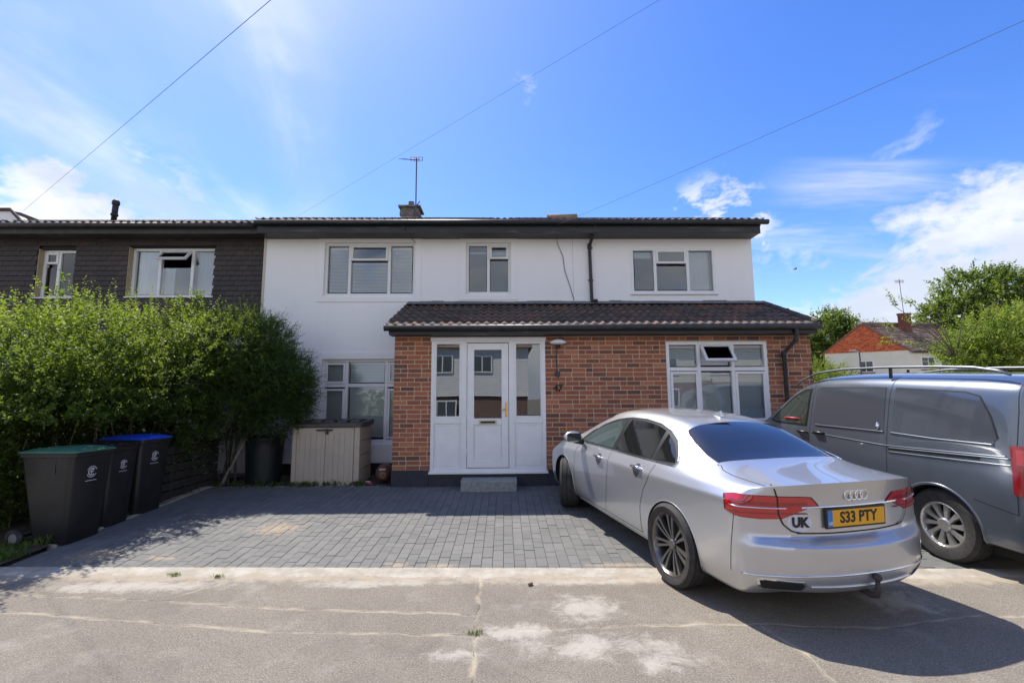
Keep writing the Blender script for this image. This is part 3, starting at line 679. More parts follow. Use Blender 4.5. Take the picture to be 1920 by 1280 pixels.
def tile_roof(parent, x0, x1, y0, z0, ang, rows, split, nparts, gauge=0.295, lipmesh=T_lip, w=0.30):
    n = int(round((x1 - x0) / w)); w = (x1 - x0) / n; lst = []
    for r in range(rows):
        for i in range(n): lst.append((r, i))
    st = MB(); k = 0
    for r, i in lst:
        x = x0 + (i + 0.5) * w; d = r * gauge; y = y0 + d * math.cos(ang); z = z0 + d * math.sin(ang) + 0.012 + random.uniform(-0.002, 0.002)
        rot = (ang - 0.03 + random.uniform(-.008, .008), random.uniform(-.008, .008), random.uniform(-.006, .006))
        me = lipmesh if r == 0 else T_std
        if k < nparts: place('roof_tile', me, parent, (x, y, z), rot)
        else:
            T = Matrix.LocRotScale(Vector((x, y, z)), Matrix.Rotation(rot[0], 3, 'X').to_quaternion(), None); st.add([T @ v.co for v in me.vertices], [tuple(p.vertices) for p in me.polygons])
        k += 1
    if st.v:
        me = st.mesh('roof_tiles', M_tile, fix=False); me.shade_smooth(); me.set_sharp_from_angle(angle=R(50)); place('roof_tiles', me, parent, kind='stuff')
pa = math.atan2(0.67, 1.64)
rf = MB(); rf.prism([(7.80, 2.70), (7.80, 2.80), (YW - 0.004, 2.80 + 1.59 * math.tan(pa)), (YW - 0.004, 2.70)], 'x', -1.93, 5.27); proof = rf.build('porch_roof', M_black, house)
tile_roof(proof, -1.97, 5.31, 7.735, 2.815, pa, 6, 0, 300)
m = MB(); m.tube([(-1.99, 7.735, 2.775), (5.33, 7.735, 2.785)], 0.052, 12); m.build('gutter', M_black, proof, smooth=True)
m = MB(); m.cbox(-1.92, 5.30, 7.775, 7.798, 2.665, 2.81, 0.004); m.box(-1.92, 5.30, 7.799, YP + 0.003, 2.664, 2.69); m.build('fascia_board', M_fascia, proof)
m = MB()
for i in range(30):
    xa = -1.95 + i * 0.2413; j = random.uniform(-0.012, 0.012); m.box(xa, xa + 0.2403, YW - 0.022 - abs(j) * .3, YW - 0.001, 3.50, 3.565 + j)
    m.box(xa, xa + 0.2403, YW - 0.16, YW - 0.022 - abs(j) * .3, 3.485, 3.505 + abs(j) * .3)
m.build('lead_flashing', M_lead, proof)
m = MB()
for i in range(6):
    d = i * 0.295; T = Matrix.Translation((5.315, 7.74 + d * math.cos(pa), 2.84 + d * math.sin(pa))) @ Matrix.Rotation(pa - 0.03, 4, 'X')
    m.lathe([(0.055, 0), (0.060, 0.31), (0.045, 0.31), (0.045, 0)], 12, T @ Matrix.Rotation(-PI / 2, 4, 'X'), close=True)
m.build('verge_tile', M_tile, proof, smooth=True)
m = MB(); m.box(5.62, 5.82, 9.35, 9.6, 2.6, 3.40); m.build('brick_pier', noisy('old_brown_brick', (0.10, 0.075, 0.05), (0.17, 0.13, 0.09), 14, 0.9, 0.4, 30), house)
def downpipe(pts, parent, r=0.034, name='downpipe'):
    m = MB(); m.tube(pts, r, 12)
    for i in (1, 2): 
        p = Vector(pts[i]); m.tube([p + Vector((0, 0, 0.03)), p - Vector((0, 0, 0.03))], r * 1.25, 12)
    autosmooth(m.build(name, M_black, parent), 40)
downpipe([(4.92, 7.74, 2.76), (4.915, 7.76, 2.56), (4.80, 7.945, 2.35), (4.80, 7.945, 1.4), (4.80, 7.945, 0.4)], house)
downpipe([(1.83, 9.06, 5.08), (1.83, 9.07, 4.95), (1.765, 9.345, 4.72), (1.775, 9.345, 4.1), (1.785, 9.345, 3.57)], house)
m = MB(); m.tube([(1.785, 9.34, 3.60), (1.785, 9.28, 3.545), (1.86, 9.20, 3.53)], 0.036, 10); m.build('pipe_shoe', M_black, house)
for zz_ in (4.66, 3.98):
    m = MB(); m.box(1.73, 1.83, 9.375, 9.3995, zz_, zz_ + 0.03); m.build('pipe_bracket', M_black, house)
# main roof
ra = R(21.5); YE = 9.02; ZE = 5.13
def main_roof(parent, x0, x1, ztop, nparts, dy=0.0, rows=16):
    m = MB(); L = 4.55; m.prism([(YE + 0.05 + dy, ztop - 0.09), (YE + 0.05 + dy, ztop - 0.02), (YE + dy + L, ztop - 0.02 + (L - 0.05) * math.tan(ra)), (YE + dy + 2 * L, ztop - 0.02), (YE + dy + 2 * L, ztop - 0.09)], 'x', x0 + 0.02, x1 - 0.02)
    r_ = m.build('main_roof', M_tile, parent); tile_roof(r_, x0, x1, YE - 0.03 + dy, ztop, ra, rows, 0, nparts, lipmesh=T_std)
    m = MB(); m.tube([(x0, YE + dy + L - 0.02, ztop + L * math.tan(ra) - 0.07), (x1, YE + dy + L - 0.02, ztop + L * math.tan(ra) - 0.07)], 0.09, 12); m.build('ridge_tiles', M_tile, r_)
    return r_
mr = main_roof(house, -4.90, 5.22, ZE, 102)
m = MB(); m.cbox(-4.88, 5.17, YE + 0.02, YE + 0.045, 4.872, 5.10, 0.004); m.build('fascia_board', M_fascia, mr)
m = MB(); m.box(-4.87, 5.16, YE + 0.046, YW + 0.003, 4.875, 4.895); m.build('soffit', M_fascia, mr)
m = MB(); m.tube([(-4.90, YE - 0.045, 5.07), (5.30, YE - 0.045, 5.085)], 0.052, 12); m.build('gutter', M_fascia, mr, smooth=True)
m = MB(); T = Matrix.Translation((0.88, YE + 0.10, 5.20)) @ Matrix.Rotation(PI / 2, 4, 'Y')
m.lathe([(0.095, 0), (0.10, 0.60), (0.082, 0.60), (0.078, 0)], 20, T, close=True); m.build('capping_tile', noisy('buff_clay', (0.30, 0.22, 0.15), (0.22, 0.16, 0.12), 12, 0.9), mr, smooth=True)
# chimney
ch = MB(); ch.box(-2.93, -2.44, 12.9, 13.4, 6.3, 6.78, 0); ch.box(-2.96, -2.41, 12.87, 13.43, 6.78, 6.90, 1); ch.box(-2.93, -2.44, 12.9, 13.4, 6.90, 7.02, 1); ch.box(-3.0, -2.37, 12.83, 13.47, 7.02, 7.07, 1)
chim = ch.build('chimney', [noisy('pale_chimney_render', (0.42, 0.42, 0.42), (0.25, 0.24, 0.23), 9, 0.9), noisy('stained_chimney', (0.10, 0.085, 0.08), (0.28, 0.25, 0.22), 16, 0.9, 0.4)], mr)
m = MB(); m.lathe([(0.085, 0), (0.095, 0.02), (0.08, 0.16), (0.09, 0.19), (0.06, 0.19), (0.055, 0.02)], 16, Matrix.Translation((-2.68, 13.1, 7.07))); m.build('chimney_pot', noisy('clay_pot', (0.16, 0.13, 0.10), (0.24, 0.2, 0.16), 12, 0.9), chim, smooth=True)
# things fixed to the house
ae = thing('tv_aerial', (-2.5, 12.82, 6.8), 'television aerial on a tall thin mast beside the chimney', 'aerial')
M_alu = mat('dull_aluminium', (0.10, 0.085, 0.10), 0.45, 0.4)
m = MB(); m.tube([(-2.49, 12.80, 6.68), (-2.495, 12.80, 8.46)], 0.019, 8); m.build('mast', M_alu, ae)
m = MB(); m.tube([(-2.50, 12.8, 8.40), (-2.55, 12.3, 8.15), (-2.62, 11.6, 7.78)], 0.011, 6)
for i in range(9):
    f = i / 8; p = Vector((-2.50, 12.75, 8.37)).lerp(Vector((-2.62, 11.6, 7.79)), f); m.tube([p - Vector((0.11, 0, 0)), p + Vector((0.09, 0, 0))], 0.006, 5)
m.build('boom', M_alu, ae)
m = MB()
for zz_ in (8.38, 8.43, 8.50): m.tube([(-2.66, 12.82, zz_), (-2.33, 12.82, zz_)], 0.009, 6)
for xx in (-2.66, -2.56, -2.43, -2.33): m.tube([(xx, 12.82, 8.38), (xx, 12.82, 8.50)], 0.009, 6)
m.build('reflector', M_alu, ae)
m = MB(); m.tube([(-2.58, 12.8, 6.70), (-2.46, 12.8, 7.05), (-2.38, 12.8, 7.16)], 0.014, 6); m.build('bracket', M_alu, ae)
# security light with cable and junction box
sl = thing('security_light', (0.91, 7.99, 2.5), 'white lamp fitting with dangling cable on the brickwork right of the porch door', 'wall light')
m = MB(); m.lathe([(0, 0.05), (0.06, 0.045), (0.13, 0.015), (0.145, -0.005), (0.12, -0.02), (0.04, -0.035), (0, -0.035)], 24, Matrix.Translation((0.915, 7.90, 2.545)) @ Matrix.Diagonal((1, 0.8, 1.1, 1))); m.build('shade', M_upvc, sl, smooth=True)
m = MB(); m.lathe([(0, 0.0), (0.035, 0), (0.05, -0.02), (0.045, -0.045), (0, -0.05)], 16, Matrix.Translation((0.915, 7.93, 2.50))); m.box(0.89, 0.94, 7.95, 7.995, 2.47, 2.55); m.build('sensor', M_black, sl)
m = MB(); m.tube([(0.895, 7.985, 2.46), (0.892, 7.987, 2.2), (0.90, 7.987, 2.05)], 0.006, 6); m.build('cable', M_black, sl)
m = MB(); m.lathe([(0, 0.03), (0.042, 0.028), (0.048, 0.015), (0.048, 0), (0, 0)], 16, Matrix.Translation((0.905, 7.997, 2.01)) @ Matrix.Rotation(PI / 2, 4, 'X')); m.build('junction_box', mat('grey_plastic', (0.035, 0.04, 0.055), 0.5), sl)
me = text_mesh('47', 0.165, 0.006, 0.004, 0.9); me.materials.append(mat('dark_bronze', (0.03, 0.022, 0.018), 0.45, 0.3))
num = place('house_number', me, None, (0.91, 7.985, 1.77), (PI / 2, R(6), 0)); tag(num, 'dark metal numerals 47 fixed to the brick wall right of the porch', 'number sign')
# loose cables on the facade
m = MB(); m.tube([(1.05, 9.0, 4.88), (1.10, 9.385, 4.80), (1.22, 9.39, 4.5), (1.25, 9.39, 4.2), (1.36, 9.39, 3.85), (1.43, 9.39, 3.58)], 0.006, 6)
cb = m.build('facade_cable', M_black); tag(cb, 'thin loose cable hanging down the white wall left of the upper drainpipe', 'cable')
m = MB(); m.tube([(-2.0, 8.96, 5.12), (-1.97, 8.97, 4.95), (-1.86, 9.38, 4.83), (-1.80, 9.385, 4.80)], 0.006, 6)
cb = m.build('aerial_lead', M_black); tag(cb, 'short dark aerial lead crossing the fascia above the left upstairs window', 'cable')
# concrete step
m = MB(); m.cbox(-0.695, 0.195, 7.62, 7.975, 0.135, 0.318, 0.014)
st = m.build('door_step', M_stone); tag(st, 'grey concrete step below the porch door', 'step')

# ================================================================== NEIGHBOUR (dark hung tiles)
nb = thing('neighbour_house', (-8, 9.55, 0.1), 'neighbouring terraced house hung with dark brown tiles behind the hedge', 'house')
NY = 9.50; N1 = (-9.52, -8.77, 3.69, 4.70); N2 = (-7.70, -5.96, 3.70, 4.74)
wm = MB(); wall(wm, -14.0, -4.87, 0.1, 5.1, NY + 0.02, 0.25, [N1, N2]); nw = fmesh(wm, 'hung_tile_wall', noisy('dark_batten_felt', (0.02, 0.018, 0.018), (0.03, 0.027, 0.025), 8, 0.9), nb)
wm = MB(); wm.box(-14.0, -4.92, NY - 0.01, NY + 0.015, 0.1, 2.95); wm.build('lower_wall', noisy('cream_render', (0.50, 0.48, 0.42), (0.42, 0.40, 0.36), 4, 0.9), nb)
def hung_mesh(w):
    k = ('h', round(w, 3))
    if k not in cache:
        m = MB(); h = 0.16
        v = [(-w / 2, -0.034, -0.003), (w / 2, -0.034, 0.003), (w / 2, -0.006, h), (-w / 2, -0.006, h), (-w / 2, -0.012, 0), (w / 2, -0.012, 0)]
        m.add(v, [(0, 1, 2, 3), (0, 4, 5, 1), (0, 3, 4), (1, 5, 2)]); cache[k] = m.mesh('wall_tile', M_hung, fix=False)
    return cache[k]
ht = []; z = 2.98; c = 0
while z < 4.98:
    x = -14.0 + (0.085 if c % 2 else 0)
    while x < -4.93:
        a, b = x, min(x + 0.165, -4.92); segs = [(a, b)]
        for h in (N1, N2):
            if h[2] - 0.10 < z < h[3] - 0.03:
                ns = []
                for p, q in segs:
                    if q <= h[0] or p >= h[1]: ns.append((p, q)); continue
                    if p < h[0] - 0.02: ns.append((p, h[0]))
                    if q > h[1] + 0.02: ns.append((h[1], q))
                segs = ns
        for p, q in segs:
            if q - p > 0.03: ht.append(((p + q) / 2, z, q - p - 0.001))
        x += 0.168
    z += 0.105; c += 1
cand = sorted([t for t in ht if t[0] > -10.4 and t[1] > 3.55], key=lambda t: -t[0])
nr = set(cand[:300]); fb = MB()
for t in ht:
    d = random.uniform(-0.002, 0.002)
    if t in nr: place('wall_tile', hung_mesh(t[2]), nw, (t[0], NY + d, t[1]), (random.uniform(-.008, .008), random.uniform(-.004, .004), 0))
    else:
        T = Matrix.Translation((t[0], NY + d, t[1])); me = hung_mesh(t[2]); fb.add([T @ v.co for v in me.vertices], [tuple(p.vertices) for p in me.polygons])
me = fb.mesh('wall_tiles', M_hung, fix=False); place('wall_tiles', me, nw, kind='stuff')
M_reveal = noisy('ochre_reveal', (0.46, 0.38, 0.24), (0.38, 0.31, 0.20), 10, 0.9)
for (a, b, c_, d_) in (N1, N2):
    m = MB(); m.box(a + 0.001, a + 0.012, NY - 0.02, NY + 0.14, c_ + 0.001, d_ - 0.001); m.build('reveal', M_reveal, nb)
window(nb, N1[0] + 0.012, N1[1], N1[2], N1[3], NY + 0.09, [(-9.19, N1[2] + 0.055, N1[3] - 0.055)], [(-9.45, -9.22, 3.76, 4.34, 'fixed'), (-9.45, -9.22, 4.42, 4.63, 'sash', 0, 'noblind'), (-9.15, -8.83, 3.76, 4.63, 'fixed')], blind=False, sill=0.13)
window(nb, N2[0] + 0.012, N2[1], N2[2], N2[3], NY + 0.09, [(-7.13, N2[2] + 0.055, N2[3] - 0.055), (-6.46, N2[2] + 0.055, N2[3] - 0.055)],
       [(-7.62, -7.17, 3.77, 4.67, 'fixed'), (-7.09, -6.50, 3.77, 4.33, 'fixed'), (-6.42, -6.02, 3.77, 4.67, 'fixed'), (-7.09, -6.50, 4.41, 4.68, 'open', 42)], blind=False, sill=0.13)
m = MB()
def curtain(m, a, b, z0, z1, y, k=34):
    n = int((b - a) * 60); vs = []
    for i in range(n + 1):
        x = a + (b - a) * i / n
        vs += [(x, y + 0.02 * math.sin(x * k + 2 * math.sin(x * 5)), z0), (x, y + 0.02 * math.sin(x * k + 2 * math.sin(x * 5)), z1)]
    m.add(vs, [(2 * i, 2 * i + 2, 2 * i + 3, 2 * i + 1) for i in range(n)])
curtain(m, -7.64, -7.16, 3.72, 4.70, NY + 0.24); curtain(m, -7.1, -6.9, 3.72, 4.35, NY + 0.25); curtain(m, -6.44, -6.0, 3.72, 4.70, NY + 0.26, 9); curtain(m, -9.5, -8.8, 3.72, 4.70, NY + 0.26, 6)
m.build('curtain', M_curtain, nb, smooth=True)
sh = MB(); sh.box(-14.0, -4.95, NY + 2.6, NY + 2.7, 0.1, 5.0); sh.box(-5.0, -4.95, NY + 0.3, NY + 2.6, 0.1, 5.0); sh.box(-14.0, -4.95, NY + 0.28, NY + 8, 5.0, 5.05); sh.box(-14.1, -14, NY + 0.28, NY + 8, 0.1, 5.05); sh.build('inner_wall', M_room, nb)
nroof = main_roof(nb, -14.1, -4.93, 5.10, 90, 0.10)
m = MB(); m.cbox(-14.1, -4.93, YE + 0.13, YE + 0.155, 4.90, 5.07, 0.004); m.box(-14.1, -4.93, YE + 0.156, NY + 0.02, 4.90, 4.92); m.build('fascia_board', noisy('brown_fascia', (0.03, 0.027, 0.026), (0.05, 0.045, 0.042), 6, 0.6), nroof)
m = MB(); m.tube([(-14.1, YE + 0.07, 5.055), (-4.96, YE + 0.07, 5.05)], 0.05, 12); m.build('gutter', M_black, nroof, smooth=True)
m = MB(); m.lathe([(0.055, -0.5), (0.055, 0.22), (0.075, 0.23), (0.075, 0.27), (0.06, 0.28), (0.06, 0.48), (0.078, 0.50), (0.078, 0.56), (0.06, 0.60), (0, 0.62)], 16, Matrix.Translation((-9.03, 10.6, 5.62)) @ Matrix.Rotation(R(2), 4, 'Y')); fl = m.build('flue_pipe', mat('black_flue', (0.015, 0.015, 0.017), 0.5), nroof, smooth=True)
# house further left, behind
h3 = thing('left_house', (-19, 17, 0), 'pale house with brown verge peeping over the roof at the far left', 'house')
m = MB(); m.box(-26, -16.75, 16.3, 24, 0, 7.55); m.build('wall', noisy('pale_render', (0.55, 0.53, 0.47), (0.48, 0.46, 0.41), 3, 0.9), h3)
m = MB(); m.prism([(15.75, 8.08), (16.05, 8.14), (20.2, 8.1), (24.5, 7.9), (24.5, 7.5), (16.2, 7.6)], 'x', -26.3, -16.9); m.build('roof', noisy('brown_roof', (0.10, 0.065, 0.05), (0.14, 0.09, 0.07), 8, 0.9), h3)
m = MB(); m.prism([(-26, 7.62), (-16.4, 7.62), (-16.95, 8.07), (-26, 8.07)], 'y', 15.76, 16.2); m.build('bargeboard', M_upvc, h3)
m = MB(); m.tube([(-26, 15.72, 8.12), (-16.92, 15.72, 8.12), (-16.40, 15.72, 7.60)], 0.06, 8); m.build('verge', noisy('verge_brown', (0.07, 0.045, 0.04), (0.10, 0.07, 0.06), 8, 0.8), h3)

# ================================================================== SMALL THINGS BY THE HOUSE
# storage box
M_beige = noisy('beige_plastic', (0.48, 0.41, 0.32), (0.43, 0.365, 0.285), 5, 0.5)
M_lid = noisy('dark_brown_plastic', (0.045, 0.04, 0.038), (0.065, 0.06, 0.056), 7, 0.45)
bx = thing('storage_box', (-2.98, 8.55, 0.17), 'beige plastic storage box with dark lid standing before the white wall', 'storage box')
m = MB(); m.cbox(-3.62, -3.54, 8.20, 8.26, 0.22, 1.135, 0.008); m.cbox(-2.57, -2.475, 8.20, 8.26, 0.22, 1.135, 0.008); m.box(-3.60, -2.50, 8.262, 8.93, 0.18, 1.14); autosmooth(m.build('body', M_beige, bx), 30)
for zz_ in (0.18, 0.42, 0.66, 0.90):
    for xx in (-2.499, -3.622): m = MB(); m.box(xx, xx + 0.021, 8.27, 8.93, zz_, zz_ + 0.225); m.build('side_panel', M_beige, bx)
def boxdoor(a, b):
    m = MB(); m.cbox(a, b, 8.188, 8.255, 0.15, 1.125, 0.006)
    k = a + 0.05
    w_ = (b - a - 0.10) / 4
    for i in range(4): m.cbox(k + 0.006, k + w_ - 0.006, 8.180, 8.187, 0.22, 1.04, 0.004); k += w_
    autosmooth(m.build('door', M_beige, bx), 30)
boxdoor(-3.536, -3.057); boxdoor(-3.052, -2.574)
m = MB(); m.prism([(8.16, 1.14), (8.16, 1.185), (8.20, 1.205), (8.95, 1.245), (8.95, 1.20), (8.9, 1.145)], 'x', -3.64, -2.44)
for i in range(5): m.box(-3.55 + i * 0.22, -3.40 + i * 0.22, 8.30, 8.80, 1.20, 1.245)
m.build('lid', M_lid, bx)
m = MB(); m.cbox(-3.20, -2.93, 8.155, 8.179, 1.075, 1.10, 0.004); m.cbox(-3.035, -3.00, 8.14, 8.155, 1.02, 1.11, 0.004); m.build('latch', M_black, bx)
m = MB(); m.box(-3.615, -3.55, 8.20, 8.26, 0.16, 0.22); m.box(-2.55, -2.48, 8.20, 8.26, 0.16, 0.22); m.box(-3.045, -3.03, 8.175, 8.186, 0.18, 0.23); m.build('foot', M_lid, bx)
# compost butt
wb = thing('water_butt', (-4.28, 8.62, 0.15), 'dark green plastic barrel under the overhanging shrub by the white wall', 'water butt')
M_green = noisy('dark_green_plastic', (0.008, 0.015, 0.017), (0.012, 0.022, 0.023), 6, 0.5)
m = MB(); pr_ = [(0, 0), (0.27, 0), (0.28, 0.02)]
for i in range(12): z = 0.05 + i * 0.055; pr_ += [(0.282 + 0.0025 * i, z), (0.285 + 0.0025 * i, z + 0.02), (0.285 + 0.0025 * i, z + 0.035)]
pr_ += [(0.325, 0.74), (0.335, 0.76), (0.335, 0.78), (0, 0.78)]
m.lathe(pr_, 32, Matrix.Translation((-4.28, 8.62, 0.15))); autosmooth(m.build('barrel', M_green, wb), 40)
m = MB(); m.lathe([(0.345, 0.77), (0.348, 0.80), (0.31, 0.825), (0.12, 0.84), (0, 0.84)], 32, Matrix.Translation((-4.28, 8.62, 0.15))); autosmooth(m.build('lid', M_green, wb), 40)
# leaning stake
m = MB(); m.tube([(-4.78, 8.22, 0.17), (-4.62, 8.25, 0.55), (-4.47, 8.28, 0.90), (-4.40, 8.31, 1.12)], [0.024, 0.026, 0.022, 0.020], 6)
o = m.build('wooden_stake', noisy('bleached_wood', (0.28, 0.25, 0.20), (0.20, 0.17, 0.13), 16, 0.9)); tag(o, 'pale wooden stake leaning into the shrub left of the dark barrel', 'stake')
# clay pot on its side, litter
pt = thing('clay_pot', (-2.09, 8.42, 0.15), 'round brown clay pot lying on its side between the storage box and the bricks', 'pot')
m = MB(); T = Matrix.Translation((-2.09, 8.36, 0.325)) @ Matrix.Rotation(R(95), 4, 'X') @ Matrix.Rotation(R(8), 4, 'Y')
m.lathe([(0, 0.11), (0.06, 0.11), (0.07, 0.10), (0.105, 0.075), (0.135, 0.02), (0.145, -0.04), (0.15, -0.10), (0.14, -0.2), (0.125, -0.2), (0.12, -0.1), (0.0, 0.0)], 24, T)
m.build('pot_body', noisy('glazed_brown_clay', (0.16, 0.075, 0.04), (0.10, 0.045, 0.03), 8, 0.4), pt, smooth=True)
m = MB(); m.lathe([(0.03, 0.112), (0.055, 0.118), (0.06, 0.106)], 20, T); m.build('rim', noisy('clay_rim', (0.24, 0.15, 0.08), (0.16, 0.09, 0.05), 20, 0.6), pt, smooth=True)
m = MB(); m.box(-2.14, -2.03, 8.235, 8.245, 0.40, 0.435, M=Matrix.Identity(4)); m.build('sticker', mat('pinkish_paper', (0.42, 0.33, 0.32), 0.8), pt)
def crumple(name, loc, size, m_, label, cat, n=5, flat=0.35):
    bm = bmesh.new(); bmesh.ops.create_icosphere(bm, subdivisions=2, radius=size)
    for v in bm.verts: v.co = Vector((v.co.x * 1.3, v.co.y * 0.8, v.co.z * flat)) * random.uniform(0.75, 1.2)
    me = bpy.data.meshes.new(name); bm.to_mesh(me); bm.free(); me.materials.append(m_)
    o = place(name, me, None, loc, (0, 0, random.uniform(0, 3))); tag(o, label, cat); return o
crumple('food_wrapper', (-2.30, 8.20, 0.19), 0.06, mat('red_foil', (0.45, 0.03, 0.03), 0.4), 'crumpled red wrapper on the soil beside the storage box', 'litter')
crumple('plastic_scrap', (-2.33, 8.25, 0.215), 0.05, mat('white_plastic_film', (0.5, 0.55, 0.5), 0.4), 'small white plastic scrap on top of the red wrapper', 'litter', flat=0.25)
crumple('clod', (0.222, 4.296, 0.012), 0.022, mat('dried_dung', (0.07, 0.035, 0.02), 0.95), 'small dark brown clod on the asphalt below the driveway', 'clod', flat=0.5)
# stones by the soil edge and on the road
stn = MB()
def pebble(x, y, z, s):
    vs = []; 
    for a in range(5):
        an = 2 * PI * a / 5 + random.random(); vs.append((x + s * math.cos(an) * random.uniform(.7, 1.2), y + s * math.sin(an) * random.uniform(.6, 1), z))
    vs.append((x + random.uniform(-.3, .3) * s, y, z + s * random.uniform(.4, .8))); stn.add(vs, [(0, 1, 5), (1, 2, 5), (2, 3, 5), (3, 4, 5), (4, 0, 5)])
for i in range(260): pebble(random.uniform(-4.9, -1.95), 8.06 + random.uniform(-.01, .05) ** 1, 0.172, random.uniform(0.006, 0.020))
for i in range(420):
    x, y = random.uniform(-4.8, 4), random.uniform(2.2, 4.5) ; pebble(x, y, 0.0, random.uniform(0.002, 0.006))
for i in range(200): x = random.uniform(-4.9, 1.2); pebble(x, edge_back(x) - 0.21 + random.gauss(0, 0.02), 0.0, random.uniform(0.002, 0.007))
stn.build('loose_grit', noisy('pale_grit', (0.35, 0.32, 0.27), (0.12, 0.11, 0.10), 3, 0.95), kind='stuff')
# low dark fence along the drive
fn = thing('boundary_fence', (-4.98, 7.5, 0.15), 'low dark boundary fence beneath the hedge beside the drive', 'fence')
M_darkwood = noisy('tarred_wood', (0.015, 0.013, 0.011), (0.035, 0.03, 0.025), 10, 0.9)
for i in range(5): m = MB(); y = 6.95 + i * 0.33; m.box(-5.03, -4.98, y, y + 0.05, 0.05, 0.95); m.build('post', M_darkwood, fn)
for i in range(6): m = MB(); m.box(-4.978, -4.965, 6.9, 8.4, 0.16 + i * 0.13, 0.27 + i * 0.13); m.build('board', M_darkwood, fn)

# ------------------------------------------------------------------ wheelie bins (front towards +x)
M_bin = noisy('charcoal_bin_plastic', (0.012, 0.012, 0.013), (0.020, 0.020, 0.021), 6, 0.36)
M_binw = mat('faded_white_print', (0.60, 0.60, 0.66), 0.6)
def make_bin(W, D, Hh, lidm, hw=0.98):
    t = thing('wheelie_bin', (0, 0, 0), 'x', 'wheelie bin', 'wheelie bins along the hedge')
    # body: tapered rounded shell, local x = front
    def loop(z, d0, d1, w, r=0.05):
        pts = []
        for cx_, cy_, a0 in ((d1 - r, w / 2 - r, 0), (d0 + r, w / 2 - r, 90), (d0 + r, -w / 2 + r, 180), (d1 - r, -w / 2 + r, 270)):
            for k in range(4): a = R(a0 + k * 30); pts.append((cx_ + r * math.cos(a), cy_ + r * math.sin(a), z))
        return pts
    m = MB(); L = [loop(0.02, -D * 0.60, -0.06, W * 0.80), loop(0.05, -D * 0.62, -0.05, W * 0.82), loop(0.30, -D * 0.70, -0.035, W * 0.86), loop(Hh * 0.80, -D * 0.86, -0.012, W * 0.95), loop(Hh * 0.90, -D * 0.88, -0.005, W * 0.965), loop(Hh * 0.905, -D * 0.93, 0.02, W), loop(Hh * 0.945, -D * 0.93, 0.022, W)]
    for l in L: m.v += l
    for i in range(len(L) - 1):
        for k in range(16): a = i * 16 + k; b = i * 16 + (k + 1) % 16; m.f.append((a, b, b + 16, a + 16)); m.mi.append(0)
    m.f += [tuple(range(16)), tuple(range(96, 112))]; m.mi += [0, 0]
    autosmooth(m.build('body', M_bin, t), 40)
    for s in (-1, 1):
        m = MB(); m.box(-D * 0.30, -D * 0.27, s * W * 0.462 - 0.012, s * W * 0.462 + 0.012, Hh * 0.74, Hh * 0.90); m.build('rib', M_bin, t)
    m = MB(); A = loop(Hh * 0.95, -D * 0.93, 0.03, W * 1.0, 0.05); B = loop(Hh * 0.965, -D * 0.93, 0.032, W * 1.01, 0.05); Cc = loop(Hh * 0.99, -D * 0.80, -0.06, W * 0.76, 0.05); Dd = loop(Hh * 1.0, -D * 0.62, -0.16, W * 0.6, 0.04)
    for l in (A, B, Cc, Dd): m.v += l
    for i in range(3):
        for k in range(16): a = i * 16 + k; b = i * 16 + (k + 1) % 16; m.f.append((a, b, b + 16, a + 16)); m.mi.append(0)
    m.f += [tuple(range(16)), tuple(range(48, 64))]; m.mi += [0, 0]
    m.cbox(-0.20, 0.0, -W * 0.22, W * 0.22, Hh * 0.965, Hh * 0.985, 0.01)
    lid = autosmooth(m.build('lid', lidm, t), 25)
    m = MB(); m.tube([(-D * 0.99, -W * 0.40, Hh * 0.955), (-D * 0.99, W * 0.40, Hh * 0.955)], 0.016, 8)
    for s in (-1, 1): m.tube([(-D * 0.92, s * W * 0.40, Hh * 0.93), (-D * 0.99, s * W * 0.40, Hh * 0.955)], 0.016, 8)
    m.build('handle', M_bin, t)
    for s in (-1, 1):
        T = Matrix.Translation((-D * 0.84, s * W * 0.47, 0.10)) @ Matrix.Rotation(PI / 2, 4, 'X')
        m = MB(); m.lathe([(0.055, -0.024), (0.092, -0.024), (0.10, -0.014), (0.10, 0.014), (0.092, 0.024), (0.055, 0.024)], 28, T, close=True); w_ = autosmooth(m.build('wheel', M_black, t), 40)
        m = MB(); m.lathe([(0, -0.02), (0.054, -0.018), (0.054, 0.018), (0, 0.02)], 24, T); m.build('hub', noisy('grey_hub', (0.20, 0.20, 0.19), (0.15, 0.15, 0.145), 8, 0.6), w_)
    m = MB(); m.tube([(-D * 0.84, -W * 0.45, 0.10), (-D * 0.84, W * 0.45, 0.10)], 0.012, 8); m.build('axle', M_black, t)
    # printed crest: arcs, letters, dots of lettering and a line
    def f_at(z): return np.interp(z, [0.30, Hh * 0.80, Hh * 0.9], [-0.035, -0.012, -0.005])
    cz = Hh * 0.73; S = 1.0 * W / 0.58
    m = MB()
    def arc(r0, r1, a0, a1, n_):
        vs = []
        for i in range(n_ + 1):
            a = R(a0 + (a1 - a0) * i / n_)
            for r in (r0, r1): y_ = r * math.cos(a) * S; z_ = cz + r * math.sin(a) * S; vs.append((f_at(z_) + 0.003, y_, z_))
        m.add(vs, [(2 * i, 2 * i + 2, 2 * i + 3, 2 * i + 1) for i in range(n_)])
    arc(0.036, 0.047, 50, 320, 20)
    for k in range(22):
        a = 20 + k * 6.4; arc(0.058, 0.069, a, a + 4.4, 2)
    for k in range(20):
        a = 205 + k * 6.6; arc(0.058, 0.069, a, a + 4.4, 2)
